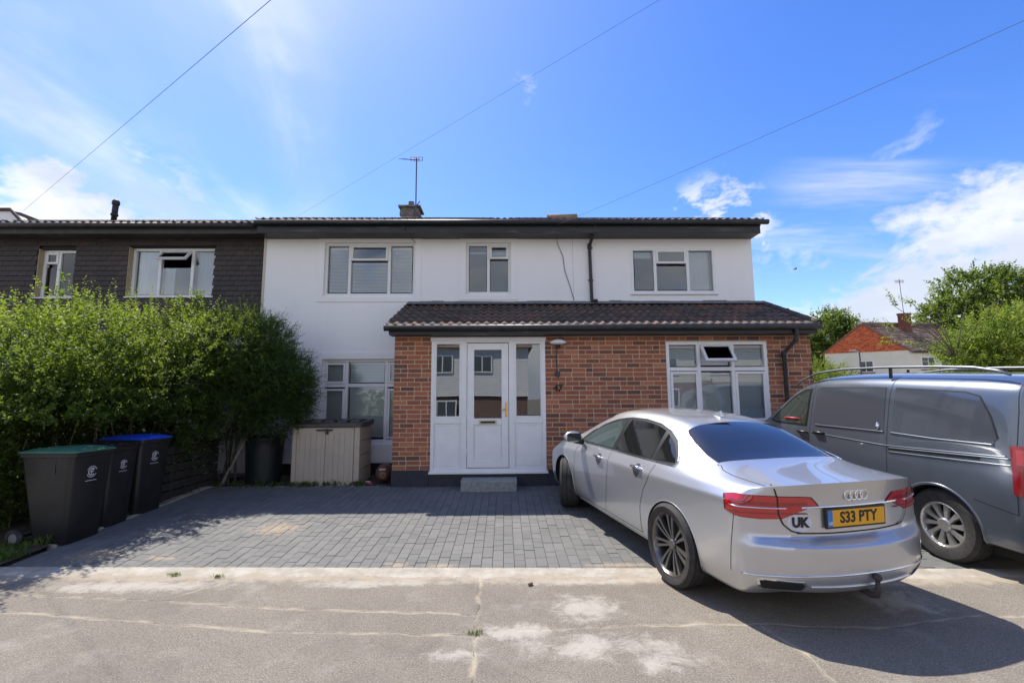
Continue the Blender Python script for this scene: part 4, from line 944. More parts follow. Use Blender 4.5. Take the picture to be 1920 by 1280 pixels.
    def bar(y0, y1, z0, z1): 
        m.add([(f_at(cz + z0 * S) + 0.003, y0 * S, cz + z0 * S), (f_at(cz + z0 * S) + 0.003, y1 * S, cz + z0 * S), (f_at(cz + z1 * S) + 0.003, y1 * S, cz + z1 * S), (f_at(cz + z1 * S) + 0.003, y0 * S, cz + z1 * S)], [(0, 1, 2, 3)])
    bar(-0.008, 0.002, -0.028, 0.028); bar(0.002, 0.030, 0.018, 0.028); bar(-0.022, 0.024, -0.004, 0.005); bar(-0.075, 0.075, -0.108, -0.102)
    m.build('crest_print', M_binw, t)
    return t
M_lidg = noisy('dark_green_lid', (0.045, 0.15, 0.105), (0.07, 0.21, 0.15), 7, 0.45)
M_lidb = noisy('bright_blue_lid', (0.015, 0.07, 0.62), (0.02, 0.09, 0.72), 7, 0.4)
b1 = make_bin(0.54, 0.69, 1.06, M_lidg); b1['label'] = 'charcoal wheelie bin with green lid, nearest to the road'
b1.location = (-4.74, 5.62, 0.03); b1.rotation_euler = (0, 0, R(-4))
b2 = make_bin(0.46, 0.58, 1.04, M_bin); b2['label'] = 'charcoal wheelie bin with black lid, between the green and the blue lidded ones'
b2.location = (-4.80, 6.15, 0.055); b2.rotation_euler = (0, 0, R(-3))
b3 = make_bin(0.53, 0.68, 1.06, M_lidb); b3['label'] = 'charcoal wheelie bin with bright blue lid, nearest to the house'
b3.location = (-4.80, 6.68, 0.08); b3.rotation_euler = (0, 0, R(-5))

# ------------------------------------------------------------------ foliage
def leaf_mesh(name, P, D, Nn, L, Wd, age, m_):
    n = len(P); D = D / np.linalg.norm(D, axis=1, keepdims=True); S = np.cross(D, Nn); S /= np.linalg.norm(S, axis=1, keepdims=True) + 1e-9
    U = np.cross(S, D); L = np.asarray(L)[:, None]; Wd = np.asarray(Wd)[:, None]
    v = np.empty((n, 4, 3), np.float32); v[:, 0] = P; v[:, 1] = P + D * L * 0.45 + S * Wd * 0.5 + U * Wd * 0.18; v[:, 2] = P + D * L - U * L * 0.10; v[:, 3] = P + D * L * 0.45 - S * Wd * 0.5 + U * Wd * 0.18
    me = bpy.data.meshes.new(name); me.vertices.add(n * 4); me.vertices.foreach_set('co', v.ravel())
    idx = np.arange(n) * 4; f = np.stack([idx, idx + 1, idx + 2, idx, idx + 2, idx + 3], 1).ravel().astype(np.int32)
    me.loops.add(n * 6); me.loops.foreach_set('vertex_index', f); me.polygons.add(n * 2); me.polygons.foreach_set('loop_start', np.arange(n * 2, dtype=np.int32) * 3); me.polygons.foreach_set('loop_total', np.full(n * 2, 3, np.int32))
    me.update(calc_edges=True); at = me.attributes.new('age', 'FLOAT', 'POINT'); at.data.foreach_set('value', np.repeat(np.asarray(age, np.float32), 4)); me.materials.append(m_); return me
def unit(v): return v / (np.linalg.norm(v, axis=-1, keepdims=True) + 1e-9)
def sprays(base, dirs, nl, slen, ll, lw, droop=0.0, rnd=0.5):
    """leaves set alternately along short twigs"""
    n = len(base); t = (np.arange(nl) + 0.5) / nl
    ctr = base[:, None, :] + dirs[:, None, :] * (t[None, :, None] * slen[:, None, None]); ctr[..., 2] -= droop * (t ** 2)[None, :] * slen[:, None]
    side = unit(np.cross(dirs, rng.normal(size=(n, 3)))); alt = np.where(np.arange(nl) % 2 == 0, 1.0, -1.0)
    d = dirs[:, None, :] * 0.6 + side[:, None, :] * alt[None, :, None] * 0.9 + rng.normal(size=(n, nl, 3)) * rnd
    nn = rng.normal(size=(n, nl, 3)) * 0.6 + np.array([0, 0, 1.0]); sc = (1 - 0.45 * t)[None, :] * rng.uniform(0.7, 1.25, (n, nl))
    return ctr.reshape(-1, 3), d.reshape(-1, 3), nn.reshape(-1, 3), (ll * sc).ravel(), (lw * sc).ravel(), np.tile(t, n)
def n3(p, s, seed):                                          # cheap smooth noise on points
    r = np.random.default_rng(seed); o = np.zeros(len(p))
    for k in range(7):
        w = r.normal(size=3) * s * (1 + 0.55 * k); o += np.sin(p @ w + r.uniform(0, 6.3)) / (1 + 0.5 * k)
    return o / 2.6
def crown(blobs, ntw, nl, slen, ll, lw, m_, name, parent, seed, upb=0.35, inner=0.55, lump=0.25, agef=None, gap=0.0, flatten=None):
    r = np.random.default_rng(seed); PP = []; DD = []
    vol = np.array([b[3] * b[4] + b[3] * b[5] + b[4] * b[5] for b in blobs]); cnt = (vol / vol.sum() * ntw).astype(int)
    for b, c_ in zip(blobs, cnt):
        u = unit(r.normal(size=(c_ * 2, 3))); rad = inner + (1 - inner) * r.uniform(0, 1, len(u)) ** 0.6
        q = np.array(b[:3]) + u * np.array(b[3:6]) * rad[:, None] * (1 + lump * n3(np.array(b[:3]) + u * np.array(b[3:6]), 2.2, seed))[:, None]
        if gap: q = q[n3(q, 3.0, seed + 5) > -gap][:c_]
        else: q = q[:c_]
        d = unit((q - np.array(b[:3])) / np.array(b[3:6])); PP.append(q); DD.append(d)
    P = np.concatenate(PP); D = np.concatenate(DD)
    if flatten is not None: k = flatten(P); P = P[k]; D = D[k]
    D = unit(D + r.normal(size=D.shape) * 0.55 + np.array([0, 0, upb])); sl = slen * r.uniform(0.5, 1.4, len(P))
    a = sprays(P, D, nl, sl, ll, lw); age = agef(a[0], a[5]) if agef else a[5] ** 2 * 0.6
    me = leaf_mesh(name, a[0], a[1], a[2], a[3], a[4], np.clip(age, 0, 1), m_); return place(name, me, parent)
# privet hedge
hg = thing('privet_hedge', (-5.9, 6.9, 0.1), 'tall unclipped green privet hedge between the drive and the neighbour', 'hedge')
hb_ = []
r_ = np.random.default_rng(3)
for y in np.arange(5.45, 8.7, 0.42):
    for x in (-6.7, -6.1, -5.5):
        top = np.interp(y, [5.2, 6.2, 7.2, 8.6], [2.60, 2.72, 3.05, 3.18]) + 0.16 * math.sin(y * 4.1 + 0.6) + 0.10 * math.sin(y * 9.3) + r_.uniform(-0.26, 0.16) - (0.12 if x < -6 else 0)
        hb_.append((x + r_.uniform(-.1, .1), y, (top + 0.3) / 2 - 0.15, 0.62, 0.50, (top - 0.1) / 2))
for y, zz_, x in ((6.3, 1.9, -5.15), (7.0, 2.1, -5.05), (7.6, 2.35, -4.95), (8.1, 2.45, -4.85), (7.4, 1.4, -5.1), (6.5, 1.2, -5.3), (5.8, 1.5, -5.35)): hb_.append((x, y, zz_, 0.50, 0.50, 0.62))
keepclear = lambda P: ~((P[:, 0] > -5.75) & (P[:, 1] < 7.2) & (P[:, 2] < 1.36))
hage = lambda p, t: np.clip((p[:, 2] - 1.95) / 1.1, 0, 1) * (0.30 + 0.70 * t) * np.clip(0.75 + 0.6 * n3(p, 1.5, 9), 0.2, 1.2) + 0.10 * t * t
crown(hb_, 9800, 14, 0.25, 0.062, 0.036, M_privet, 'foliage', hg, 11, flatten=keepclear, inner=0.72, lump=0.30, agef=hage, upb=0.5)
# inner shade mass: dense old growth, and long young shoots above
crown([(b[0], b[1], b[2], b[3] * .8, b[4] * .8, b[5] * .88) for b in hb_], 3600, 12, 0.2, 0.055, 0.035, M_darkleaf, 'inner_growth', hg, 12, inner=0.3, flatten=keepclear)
ns = 190; base = np.stack([r_.uniform(-6.9, -4.9, ns), r_.uniform(5.2, 8.8, ns), np.zeros(ns)], 1); base[:, 2] = np.interp(base[:, 1], [5.2, 6.2, 7.2, 8.6], [2.50, 2.62, 2.95, 3.10]) + r_.uniform(-.15, .05, ns)
dd = unit(r_.normal(size=(ns, 3)) * 0.28 + np.array([0.05, -0.05, 1])); sl = r_.uniform(0.15, 0.40, ns); sl[:14] = 0.62; a = sprays(base, dd, 18, sl, 0.055, 0.032)
place('young_shoots', leaf_mesh('young_shoots', a[0], a[1], a[2], a[3], a[4], np.ones(len(a[0])), M_privet), hg, kind='stuff')
m = MB()
for i in range(46):
    y = random.uniform(5.9, 8.5); x = random.uniform(-6.4, -5.5); p0 = Vector((x, y, 0.05)); p1 = p0 + Vector((random.uniform(-.25, .25), random.uniform(-.25, .25), 0.8)); p2 = p1 + Vector((random.uniform(-.3, .3), random.uniform(-.3, .3), 1.0))
    m.tube([p0, p1, p2], [0.013, 0.009, 0.004], 5)
m.build('stems', M_bark, hg)
# darker shrub leaning over the barrel
ds = thing('overhanging_shrub', (-4.6, 8.4, 0.15), 'dark green shrub leaning over the barrel in front of the white wall', 'shrub')
db = [(-4.55, 8.25, 2.35, 0.55, 0.55, 0.85), (-4.15, 8.20, 1.95, 0.60, 0.50, 0.60), (-3.80, 8.25, 1.95, 0.48, 0.45, 0.50), (-3.95, 8.25, 1.45, 0.55, 0.42, 0.42), (-4.55, 8.15, 1.55, 0.55, 0.55, 0.55), (-4.15, 8.35, 2.55, 0.34, 0.4, 0.42), (-3.62, 8.2, 1.72, 0.32, 0.35, 0.40)]
crown(db, 8200, 17, 0.24, 0.040, 0.018, M_darkleaf, 'foliage', ds, 21, inner=0.5, lump=0.22, upb=0.25, agef=lambda p, t: np.clip((p[:, 2] - 2.2) / 1.5, 0, 1) * 0.3 + (p[:, 1] < 7.75) * 0.3)
m = MB()
for i in range(7):
    p0 = Vector((-4.75 + random.uniform(-.1, .2), 8.3 + random.uniform(-.1, .1), 0.1)); p2 = Vector((random.uniform(-4.7, -3.7), 8.25, random.uniform(1.3, 2.5))); p1 = p0.lerp(p2, 0.5) + Vector((-0.12, 0, 0.15)); m.tube([p0, p1, p2], [0.022, 0.014, 0.004], 6)
m.build('branches', noisy('dark_bark', (0.03, 0.025, 0.02), (0.06, 0.05, 0.04), 20, 0.9), ds)
# weeds and grass
def tufts(name, spots, h, n, m_, label=None, cat=None, kind='stuff'):
    P = []; D = []; L = []
    for (x, y, z, rad, k) in spots:
        for _ in range(k): P.append((x + random.gauss(0, rad), y + random.gauss(0, rad * 0.6), z)); D.append((random.gauss(0, .5), random.gauss(0, .5), 1)); L.append(h * random.uniform(.5, 1.3))
    P = np.array(P); o = place(name, leaf_mesh(name, P, np.array(D, float), rng.normal(size=P.shape), L, np.array(L) * 0.14, rng.uniform(0, .6, len(P)), m_), None, kind=kind); return o
for (x, y, lab) in ((-3.05, 4.62, 'small green weed tuft at the kerb edge nearest the bins'), (-2.62, 4.56, 'small weed tuft at the kerb edge, right of the first tuft'), (-0.211, 3.45, 'small dry weed growing at the crossing of the asphalt joints')):
    o = tufts('weed', [(x, y, 0.0, 0.022, 60)], 0.035, 0, M_grass, kind=None); tag(o, lab, 'weed', 'weeds in the pavement joints'); del_ = None
tufts('grass', [(random.uniform(-6.4, -4.98), random.uniform(4.85, 5.5), 0.02, 0.05, 14) for _ in range(130)] + [(random.uniform(-3.6, -2.3), random.uniform(8.08, 8.3), 0.16, 0.03, 8) for _ in range(60)] + [(random.uniform(-5.0, -4.93), random.uniform(5.2, 8.0), 0.08, 0.03, 5) for _ in range(50)] + [(random.uniform(-4.9, -3.7), random.uniform(8.08, 8.3), 0.16, 0.03, 4) for _ in range(40)], 0.10, 0, M_grass)
m = MB(); m.tube([(-5.50, 4.95, 0.03), (-5.47, 4.98, 0.14), (-5.42, 5.0, 0.24), (-5.46, 5.02, 0.32), (-5.52, 5.03, 0.36)], 0.008, 6); o = m.build('garden_hose', mat('pale_hose', (0.55, 0.55, 0.42), 0.5)); tag(o, 'short curved end of pale hose in the grass at the left edge', 'hose')

# ================================================================== VEHICLES
def paint(name, base, metal, rough, fleck=0.03):
    def fn(t, b):
        b.inputs['Roughness'].default_value = rough
    return mat(name, base, rough, metal, fn=fn, coat=1.0, coatr=0.02)
M_silver = paint('silver_paint', (0.60, 0.605, 0.615), 0.75, 0.32)
M_vanp = paint('grey_blue_paint', (0.125, 0.145, 0.175), 0.55, 0.30)
M_tyre = noisy('tyre_rubber', (0.022, 0.021, 0.020), (0.040, 0.038, 0.036), 18, 0.8, 0.3, 60)
M_gap = mat('panel_gap', (0.008, 0.008, 0.008), 0.7)
def f_tint(t, b):
    n = t.smooth(t.noise(60, 4, 0.8), 0.66, 0.74); t.l(t.mix(t.math('MULTIPLY', n, 0.5), (0.012, 0.013, 0.016), (0.30, 0.29, 0.27)), b.inputs['Base Color']); t.l(t.math('ADD', 0.03, t.math('MULTIPLY', n, 0.4)), b.inputs['Roughness'])
M_tint = mat('dusty_tinted_glass', (0.012, 0.013, 0.016), 0.03, fn=f_tint, spec=0.8, coat=0.6)
M_tint2 = mat('tinted_side_glass', (0.012, 0.013, 0.013), 0.03, spec=0.7, coat=0.3)
M_lightglass = mat('greenish_side_glass', (0.045, 0.065, 0.060), 0.04, spec=0.8, coat=0.5)
M_red = mat('red_lamp_lens', (0.48, 0.006, 0.008), 0.08, spec=0.8, coat=1.0)
M_red2 = mat('dark_red_lamp_band', (0.22, 0.005, 0.008), 0.08, spec=0.8, coat=1.0)
M_trim = mat('black_trim', (0.012, 0.012, 0.012), 0.35)
M_alloy = mat('dark_alloy', (0.20, 0.195, 0.19), 0.28, 0.85)
M_alloy2 = mat('silver_alloy', (0.55, 0.54, 0.52), 0.30, 0.85)
class Car:
    def __init__(s, root, stations, ns, rear, front, paintm, wheels, wr, creases=(), capcr=(), name='body', lvl=3):
        """stations: list of half sections (x,y,z) from sill to roof centre; ns side rows; rear/front: (centre x per side row)"""
        s.root = root; K = len(stations); m_ = len(stations[0]) - 1; bm = bmesh.new(); cl = bm.edges.layers.float.new('crease_edge')
        g = []
        for st in stations:
            L = [bm.verts.new(p) for p in st]; Rr = [bm.verts.new((p[0], -p[1], p[2])) for p in st[:-1]] + [L[-1]]; g.append((L, Rr))
        def F(*v):
            try: return bm.faces.new(v)
            except ValueError: return None
        for i in range(K - 1):
            for j in range(m_): F(g[i][0][j], g[i + 1][0][j], g[i + 1][0][j + 1], g[i][0][j + 1]); F(g[i][1][j + 1], g[i + 1][1][j + 1], g[i + 1][1][j], g[i][1][j])
        def cap(L, Rr, st, xc, flip):
            top = [L[j] for j in range(ns - 1, m_ + 1)] + [Rr[j] for j in range(m_ - 1, ns - 2, -1)]
            ycol = [st[j][1] for j in range(ns - 1, m_ + 1)]; ycol = ycol + [-y for y in ycol[-2::-1]]; rows = []
            for i in range(ns - 1):
                row = []; xe, ye, ze = st[i]; n_ = len(top)
                for c_ in range(n_):
                    if c_ == 0: row.append(L[i]); continue
                    if c_ == n_ - 1: row.append(Rr[i]); continue
                    q = ycol[c_] / ycol[0]; x = xe + (xc[i] - xe) * (1 - abs(q) ** 2.6); row.append(bm.verts.new((x, ye * q, ze)))
                rows.append(row)
            rows.append(top)
            for i in range(ns - 1):
                for c_ in range(len(top) - 1):
                    v = (rows[i][c_], rows[i][c_ + 1], rows[i + 1][c_ + 1], rows[i + 1][c_]); F(*(v[::-1] if flip else v))
            for (j, w) in capcr:
                for a_, b_ in zip(rows[j], rows[j][1:]):
                    e = bm.edges.get((a_, b_))
                    if e and not flip: e[cl] = w
            return rows[0]
        b0 = cap(g[0][0], g[0][1], stations[0], rear, False); b1 = cap(g[-1][0], g[-1][1], stations[-1], front, True)
        for i in range(1, K - 2): F(g[i][0][0], g[i][1][0], g[i + 1][1][0], g[i + 1][0][0])
        F(*(b0 + [g[1][1][0], g[1][0][0]])); F(*([g[-2][0][0], g[-2][1][0]] + b1[::-1]))
        for (j, w) in creases:
            for i in range(K - 1):
                for sd in (0, 1):
                    e = bm.edges.get((g[i][sd][j], g[i + 1][sd][j]))
                    if e: e[cl] = w
        bmesh.ops.recalc_face_normals(bm, faces=bm.faces); me = bpy.data.meshes.new('b'); bm.to_mesh(me); bm.free()
        o = bpy.data.objects.new('b', me); COL.objects.link(o); md = o.modifiers.new('s', 'SUBSURF'); md.levels = lvl; md.render_levels = lvl
        me2 = evaluated(o); o.data = me2; o.modifiers.clear()
        s.bvh = BVHTree.FromPolygons([v.co.copy() for v in me2.vertices], [tuple(p.vertices) for p in me2.polygons]); s.me = me2.copy()
        cut = MB()
        for (wx, wz, rr) in wheels:
            for sg in (-1, 1):
                T = Matrix.Translation((wx, sg * 0.62, wz)) @ Matrix.Rotation(PI / 2, 4, 'X'); cut.lathe([(0, -0.5 if sg > 0 else -0.38 + 0.0), (rr, -0.5 if sg > 0 else -0.38), (rr, 0.38 if sg > 0 else 0.5), (0, 0.38 if sg > 0 else 0.5)], 56, T)
        cm = cut.mesh('c', M_gap); co = bpy.data.objects.new('c', cm); COL.objects.link(co)
        bmc = bmesh.new(); bmc.from_mesh(cm); bmesh.ops.remove_doubles(bmc, verts=bmc.verts, dist=1e-5); bmesh.ops.recalc_face_normals(bmc, faces=bmc.faces); bmc.to_mesh(cm); bmc.free()
        o.data.materials.append(paintm); md = o.modifiers.new('b', 'BOOLEAN'); md.operation = 'DIFFERENCE'; md.object = co; md.solver = 'EXACT'; md.material_mode = 'TRANSFER'
        me3 = evaluated(o); bpy.data.objects.remove(o); bpy.data.objects.remove(co); me3.shade_smooth(); me3.set_sharp_from_angle(angle=R(35))
        s.body = place(name, me3, root); s.paint = paintm
    def hit(s, p, d):
        d = Vector(d).normalized(); h = s.bvh.ray_cast(Vector(p) - d * 2.5, d)
        return (h[0], h[1]) if h[0] is not None else (None, None)
    def patch(s, name, pts, d, mt, off=0.003, res=0.03, parent=None, skirt=0.006, smoothpoly=True):
        d = Vector(d).normalized(); u = d.orthogonal().normalized() if abs(d.z) > .9 else Vector((0, 0, 1)).cross(d).normalized(); w = d.cross(u)
        o = sum((Vector(p) for p in pts), Vector()) / len(pts); P2 = [((Vector(p) - o).dot(u), (Vector(p) - o).dot(w)) for p in pts]
        b = []
        for i in range(len(P2)):
            a, c = Vector(P2[i]), Vector(P2[(i + 1) % len(P2)]); n_ = max(1, int((c - a).length / res))
            for k in range(n_): b.append(a.lerp(c, k / n_))
        xs_ = [p[0] for p in P2]; ys_ = [p[1] for p in P2]; inner = []
        def inside(q):
            r_ = False; j = len(P2) - 1
            for i in range(len(P2)):
                if (P2[i][1] > q[1]) != (P2[j][1] > q[1]) and q[0] < (P2[j][0] - P2[i][0]) * (q[1] - P2[i][1]) / (P2[j][1] - P2[i][1]) + P2[i][0]: r_ = not r_
                j = i
            return r_
        x = min(xs_)
        while x < max(xs_):
            y = min(ys_)
            while y < max(ys_):
                q = Vector((x, y))
                if inside(q) and min((q - e).length for e in b) > res * 0.55: inner.append(q)
                y += res
            x += res
        nb_ = len(b); vs2, _, fs, _, _, _ = delaunay_2d_cdt(b + inner, [(i, (i + 1) % nb_) for i in range(nb_)], [list(range(nb_))], 1, 1e-6)
        V = []; Nm = []; last = (Vector(pts[0]), -d)
        for q in vs2:
            h, nn = s.hit(o + u * q[0] + w * q[1], d)
            if h is None: h, nn = last
            last = (h, nn); V.append(h + nn * off); Nm.append(nn)
        m = MB(); fs = [tuple(f) for f in fs]
        m.add(V, fs)
        # skirt down to the body
        cnt = {}
        for f in fs:
            for i in range(len(f)): e = (f[i], f[(i + 1) % len(f)]); cnt[tuple(sorted(e))] = cnt.get(tuple(sorted(e)), []) + [e]
        be = [v[0] for v in cnt.values() if len(v) == 1]; idx = {}
        for e in be:
            for q in e:
                if q not in idx: idx[q] = len(m.v); m.v.append(tuple(V[q] - Nm[q] * skirt))
        for a_, c_ in be: m.f.append((c_, a_, idx[a_], idx[c_])); m.mi.append(0)
        me = m.mesh(name, mt, fix=False); me.shade_smooth(); me.set_sharp_from_angle(angle=R(40)); return place(name, me, parent or s.root)
    def ribbon(s, pts, d, width=0.006, off=0.0012, mt=None, name='panel_gap', tube=0, step=0.02, parent=None, mb=None):
        out = []; nr = []; pts = [Vector(p) for p in pts]
        for i in range(len(pts) - 1):
            n_ = max(1, int((pts[i + 1] - pts[i]).length / step))
            for k in range(n_ + (1 if i == len(pts) - 2 else 0)):
                h, nn = s.hit(pts[i].lerp(pts[i + 1], k / n_), d)
                if h is not None: out.append(h + nn * off); nr.append(nn)
        m = MB()
        if len(out) < 2: return None
        if tube: m.tube(out, tube, 8)
        else:
            vs = []
            for i, p in enumerate(out):
                t_ = (out[min(i + 1, len(out) - 1)] - out[max(i - 1, 0)]).normalized(); sd_ = t_.cross(nr[i]).normalized() * width / 2; vs += [p + sd_, p - sd_]
            m.add(vs, [(2 * i, 2 * i + 1, 2 * i + 3, 2 * i + 2) for i in range(len(out) - 1)])
        return m.build(name, mt or M_gap, parent or s.root, smooth=bool(tube))
def wheel(root, x, y, r, w, rim_r, spoke, alloy, steer=0, side=1):
    T = Matrix.Translation((x, y, r)) @ Matrix.Rotation(steer, 4, 'Z') @ Matrix.Rotation(-PI / 2 * side, 4, 'X')
    m = MB(); h = w / 2
    pr = [(rim_r, -h + 0.015), (rim_r + 0.02, -h), (r - 0.03, -h - 0.004), (r - 0.006, -h + 0.022)]
    for k in range(4):
        a = -h + 0.035 + k * (w - 0.07) / 3.0
        if k: pr += [(r, a - 0.006), (r - 0.007, a - 0.005), (r - 0.007, a + 0.005), (r, a + 0.006)]
        else: pr += [(r, a)]
    pr = sorted(set(pr[:4]), key=lambda p: 0) and pr
    pr += [(r - 0.006, h - 0.022), (r - 0.03, h + 0.004), (rim_r + 0.02, h), (rim_r, h - 0.015)]
    m.lathe(pr, 56, T, close=True); ty = autosmooth(m.build('wheel', M_tyre, root, label=None), 35)
    m = MB(); m.lathe([(rim_r + 0.003, h - 0.012), (rim_r - 0.010, h - 0.008), (rim_r - 0.022, h - 0.03), (rim_r - 0.035, h - 0.10), (rim_r - 0.03, -h + 0.01), (rim_r + 0.003, -h + 0.01)], 56, T, close=True); autosmooth(m.build('rim', alloy, ty), 40)
    m = MB(); m.lathe([(0, -h * 0.2), (rim_r - 0.04, -h * 0.2), (rim_r - 0.04, -h * 0.1), (0, -h * 0.1)], 32, T); m.build('brake_disc', mat('dark_brake', (0.03, 0.03, 0.03), 0.5, 0.3), ty)
    m = MB(); spoke(m, T, rim_r, h); autosmooth(m.build('spokes', alloy, ty), 30); return ty
def spoke_bar(m, T, a0, r0, a1, r1, w0, w1, z0, z1, th=0.03):
    p0 = Vector((r0 * math.cos(a0), r0 * math.sin(a0), z0)); p1 = Vector((r1 * math.cos(a1), r1 * math.sin(a1), z1)); d = (p1 - p0).normalized(); s_ = d.cross(Vector((0, 0, 1))).normalized()
    vs = []
    for p, w in ((p0, w0), (p0.lerp(p1, .5) + Vector((0, 0, 0.006)), (w0 + w1) / 2 * 0.8), (p1, w1)): vs += [p + s_ * w - Vector((0, 0, th)), p + s_ * w * 0.7, p - s_ * w * 0.7, p - s_ * w - Vector((0, 0, th))]
    f = []
    for i in (0, 4): f += [(i, i + 4, i + 5, i + 1), (i + 1, i + 5, i + 6, i + 2), (i + 2, i + 6, i + 7, i + 3), (i + 3, i + 7, i + 4, i)]
    m.add([T @ v for v in vs], f + [(0, 1, 2, 3), (11, 10, 9, 8)])
def spokes_saloon(m, T, rr, h):
    m.lathe([(0, h - 0.035), (0.035, h - 0.035), (0.045, h - 0.045), (0.05, h - 0.09), (0, h - 0.09)], 20, T)
    for k in range(7):
        a = 2 * PI * k / 7 + 0.2
        for sg in (-1, 1):
            spoke_bar(m, T, a + sg * 0.20, 0.035, a + sg * 0.145, rr - 0.010, 0.013, 0.022, h - 0.055, h - 0.022)
def spokes_van(m, T, rr, h):
    m.lathe([(0, h - 0.03), (0.05, h - 0.03), (0.065, h - 0.04), (0.07, h - 0.09), (0, h - 0.09)], 24, T)
    for k in range(10): a = 2 * PI * k / 10; spoke_bar(m, T, a, 0.05, a + 0.10, rr - 0.01, 0.020, 0.038, h - 0.045, h - 0.025)

# ---------------------------------------------------------------- silver saloon
SX, SY, SZ = 0.866, 0.957, 0.984
def ax(x): return x * SX if x > 0 else x * 0.933
def A(x, y, z): return (ax(x), y * SY, z * SZ)
car = thing('parked_saloon', (0, 0, 0), 'silver saloon car parked on the drive in front of the brick porch', 'car')
X_ = [-.90, -.82, -.60, -.36, 0, .36, .9, 1.5, 2.0, 2.45, 2.85, 3.3, 3.65, 3.85]
hw = [.875, .905, .925, .935, .945, .95, .95, .95, .95, .945, .94, .93, .90, .82]
by = [.79, .815, .845, .86, .868, .872, .875, .875, .87, .865, .85, .83, .78, .66]
bz = [1.010, 1.008, 1.003, .997, .992, .988, .98, .97, .965, .955, .94, .90, .83, .74]
c1y = [.62, .63, .655, .675, .615, .575, .565, .565, .58, .65, .73, .70, .62, .5]
c1z = [1.045, 1.05, 1.065, 1.095, 1.255, 1.365, 1.405, 1.41, 1.37, 1.21, 1.03, .97, .89, .77]
c2z = [1.058, 1.064, 1.082, 1.115, 1.285, 1.40, 1.44, 1.45, 1.41, 1.25, 1.05, .99, .91, .79]
c4z = [1.064, 1.072, 1.092, 1.130, 1.305, 1.42, 1.462, 1.472, 1.43, 1.27, 1.06, 1.0, .92, .80]
st_ = []
for i, x in enumerate(X_):
    w = hw[i]; zc_ = bz[i] - 0.10
    rb = 0.02 if x > -.8 else 0.0; k = 0
    top_dx = [-.11, -.155, -.175, -.182] if i == 0 else ([-.07, -.10, -.11, -.115] if i == 1 else [0, 0, 0, 0])
    row = [A(x, w * .88, .20), A(x, w * .965, .26), A(x, w * .995, .42), A(x, w, .60), A(x, w * .997, .68), A(x, w * .985, zc_), A(x, by[i], bz[i])]
    if i == 0: row = [A(-.84, w * .88, .27), A(-.88, w * .955, .33), A(-.90, w * .995, .43), A(-.89, w * 1.0, .625), A(-.86, w * .985, .675), A(-.86, w * .985, zc_), A(-.86, by[i], bz[i])]
    row += [(ax(x) + top_dx[0], c1y[i] * SY, c1z[i] * SZ), (ax(x) + top_dx[1], .40 * SY, c2z[i] * SZ), (ax(x) + top_dx[2], .20 * SY, (c2z[i] * .4 + c4z[i] * .6) * SZ), (ax(x) + top_dx[3], 0, c4z[i] * SZ)]
    st_.append(row)
AW = ((0, .345, .375), (2.99 * SX, .345, .385))
cr = Car(car, st_, 7, [-.99, -1.06, -1.085, -1.085, -.975, -.965], [3.55 * 1, 3.62, 3.64, 3.60, 3.55, 3.45][:6] and [x * 0.975 for x in (3.42, 3.50, 3.52, 3.50, 3.46, 3.38)], M_silver, [(AW[0][0], .33, .37), (AW[1][0], .33, .38)], .35, creases=((5, .6), (3, .25), (6, .3)), capcr=((3, .75), (4, .6), (6, 1.0), (2, .2)))
def sidep(pts, y=.9): return [A(x, y, z) for x, z in pts]
LS = (0, -1, 0)
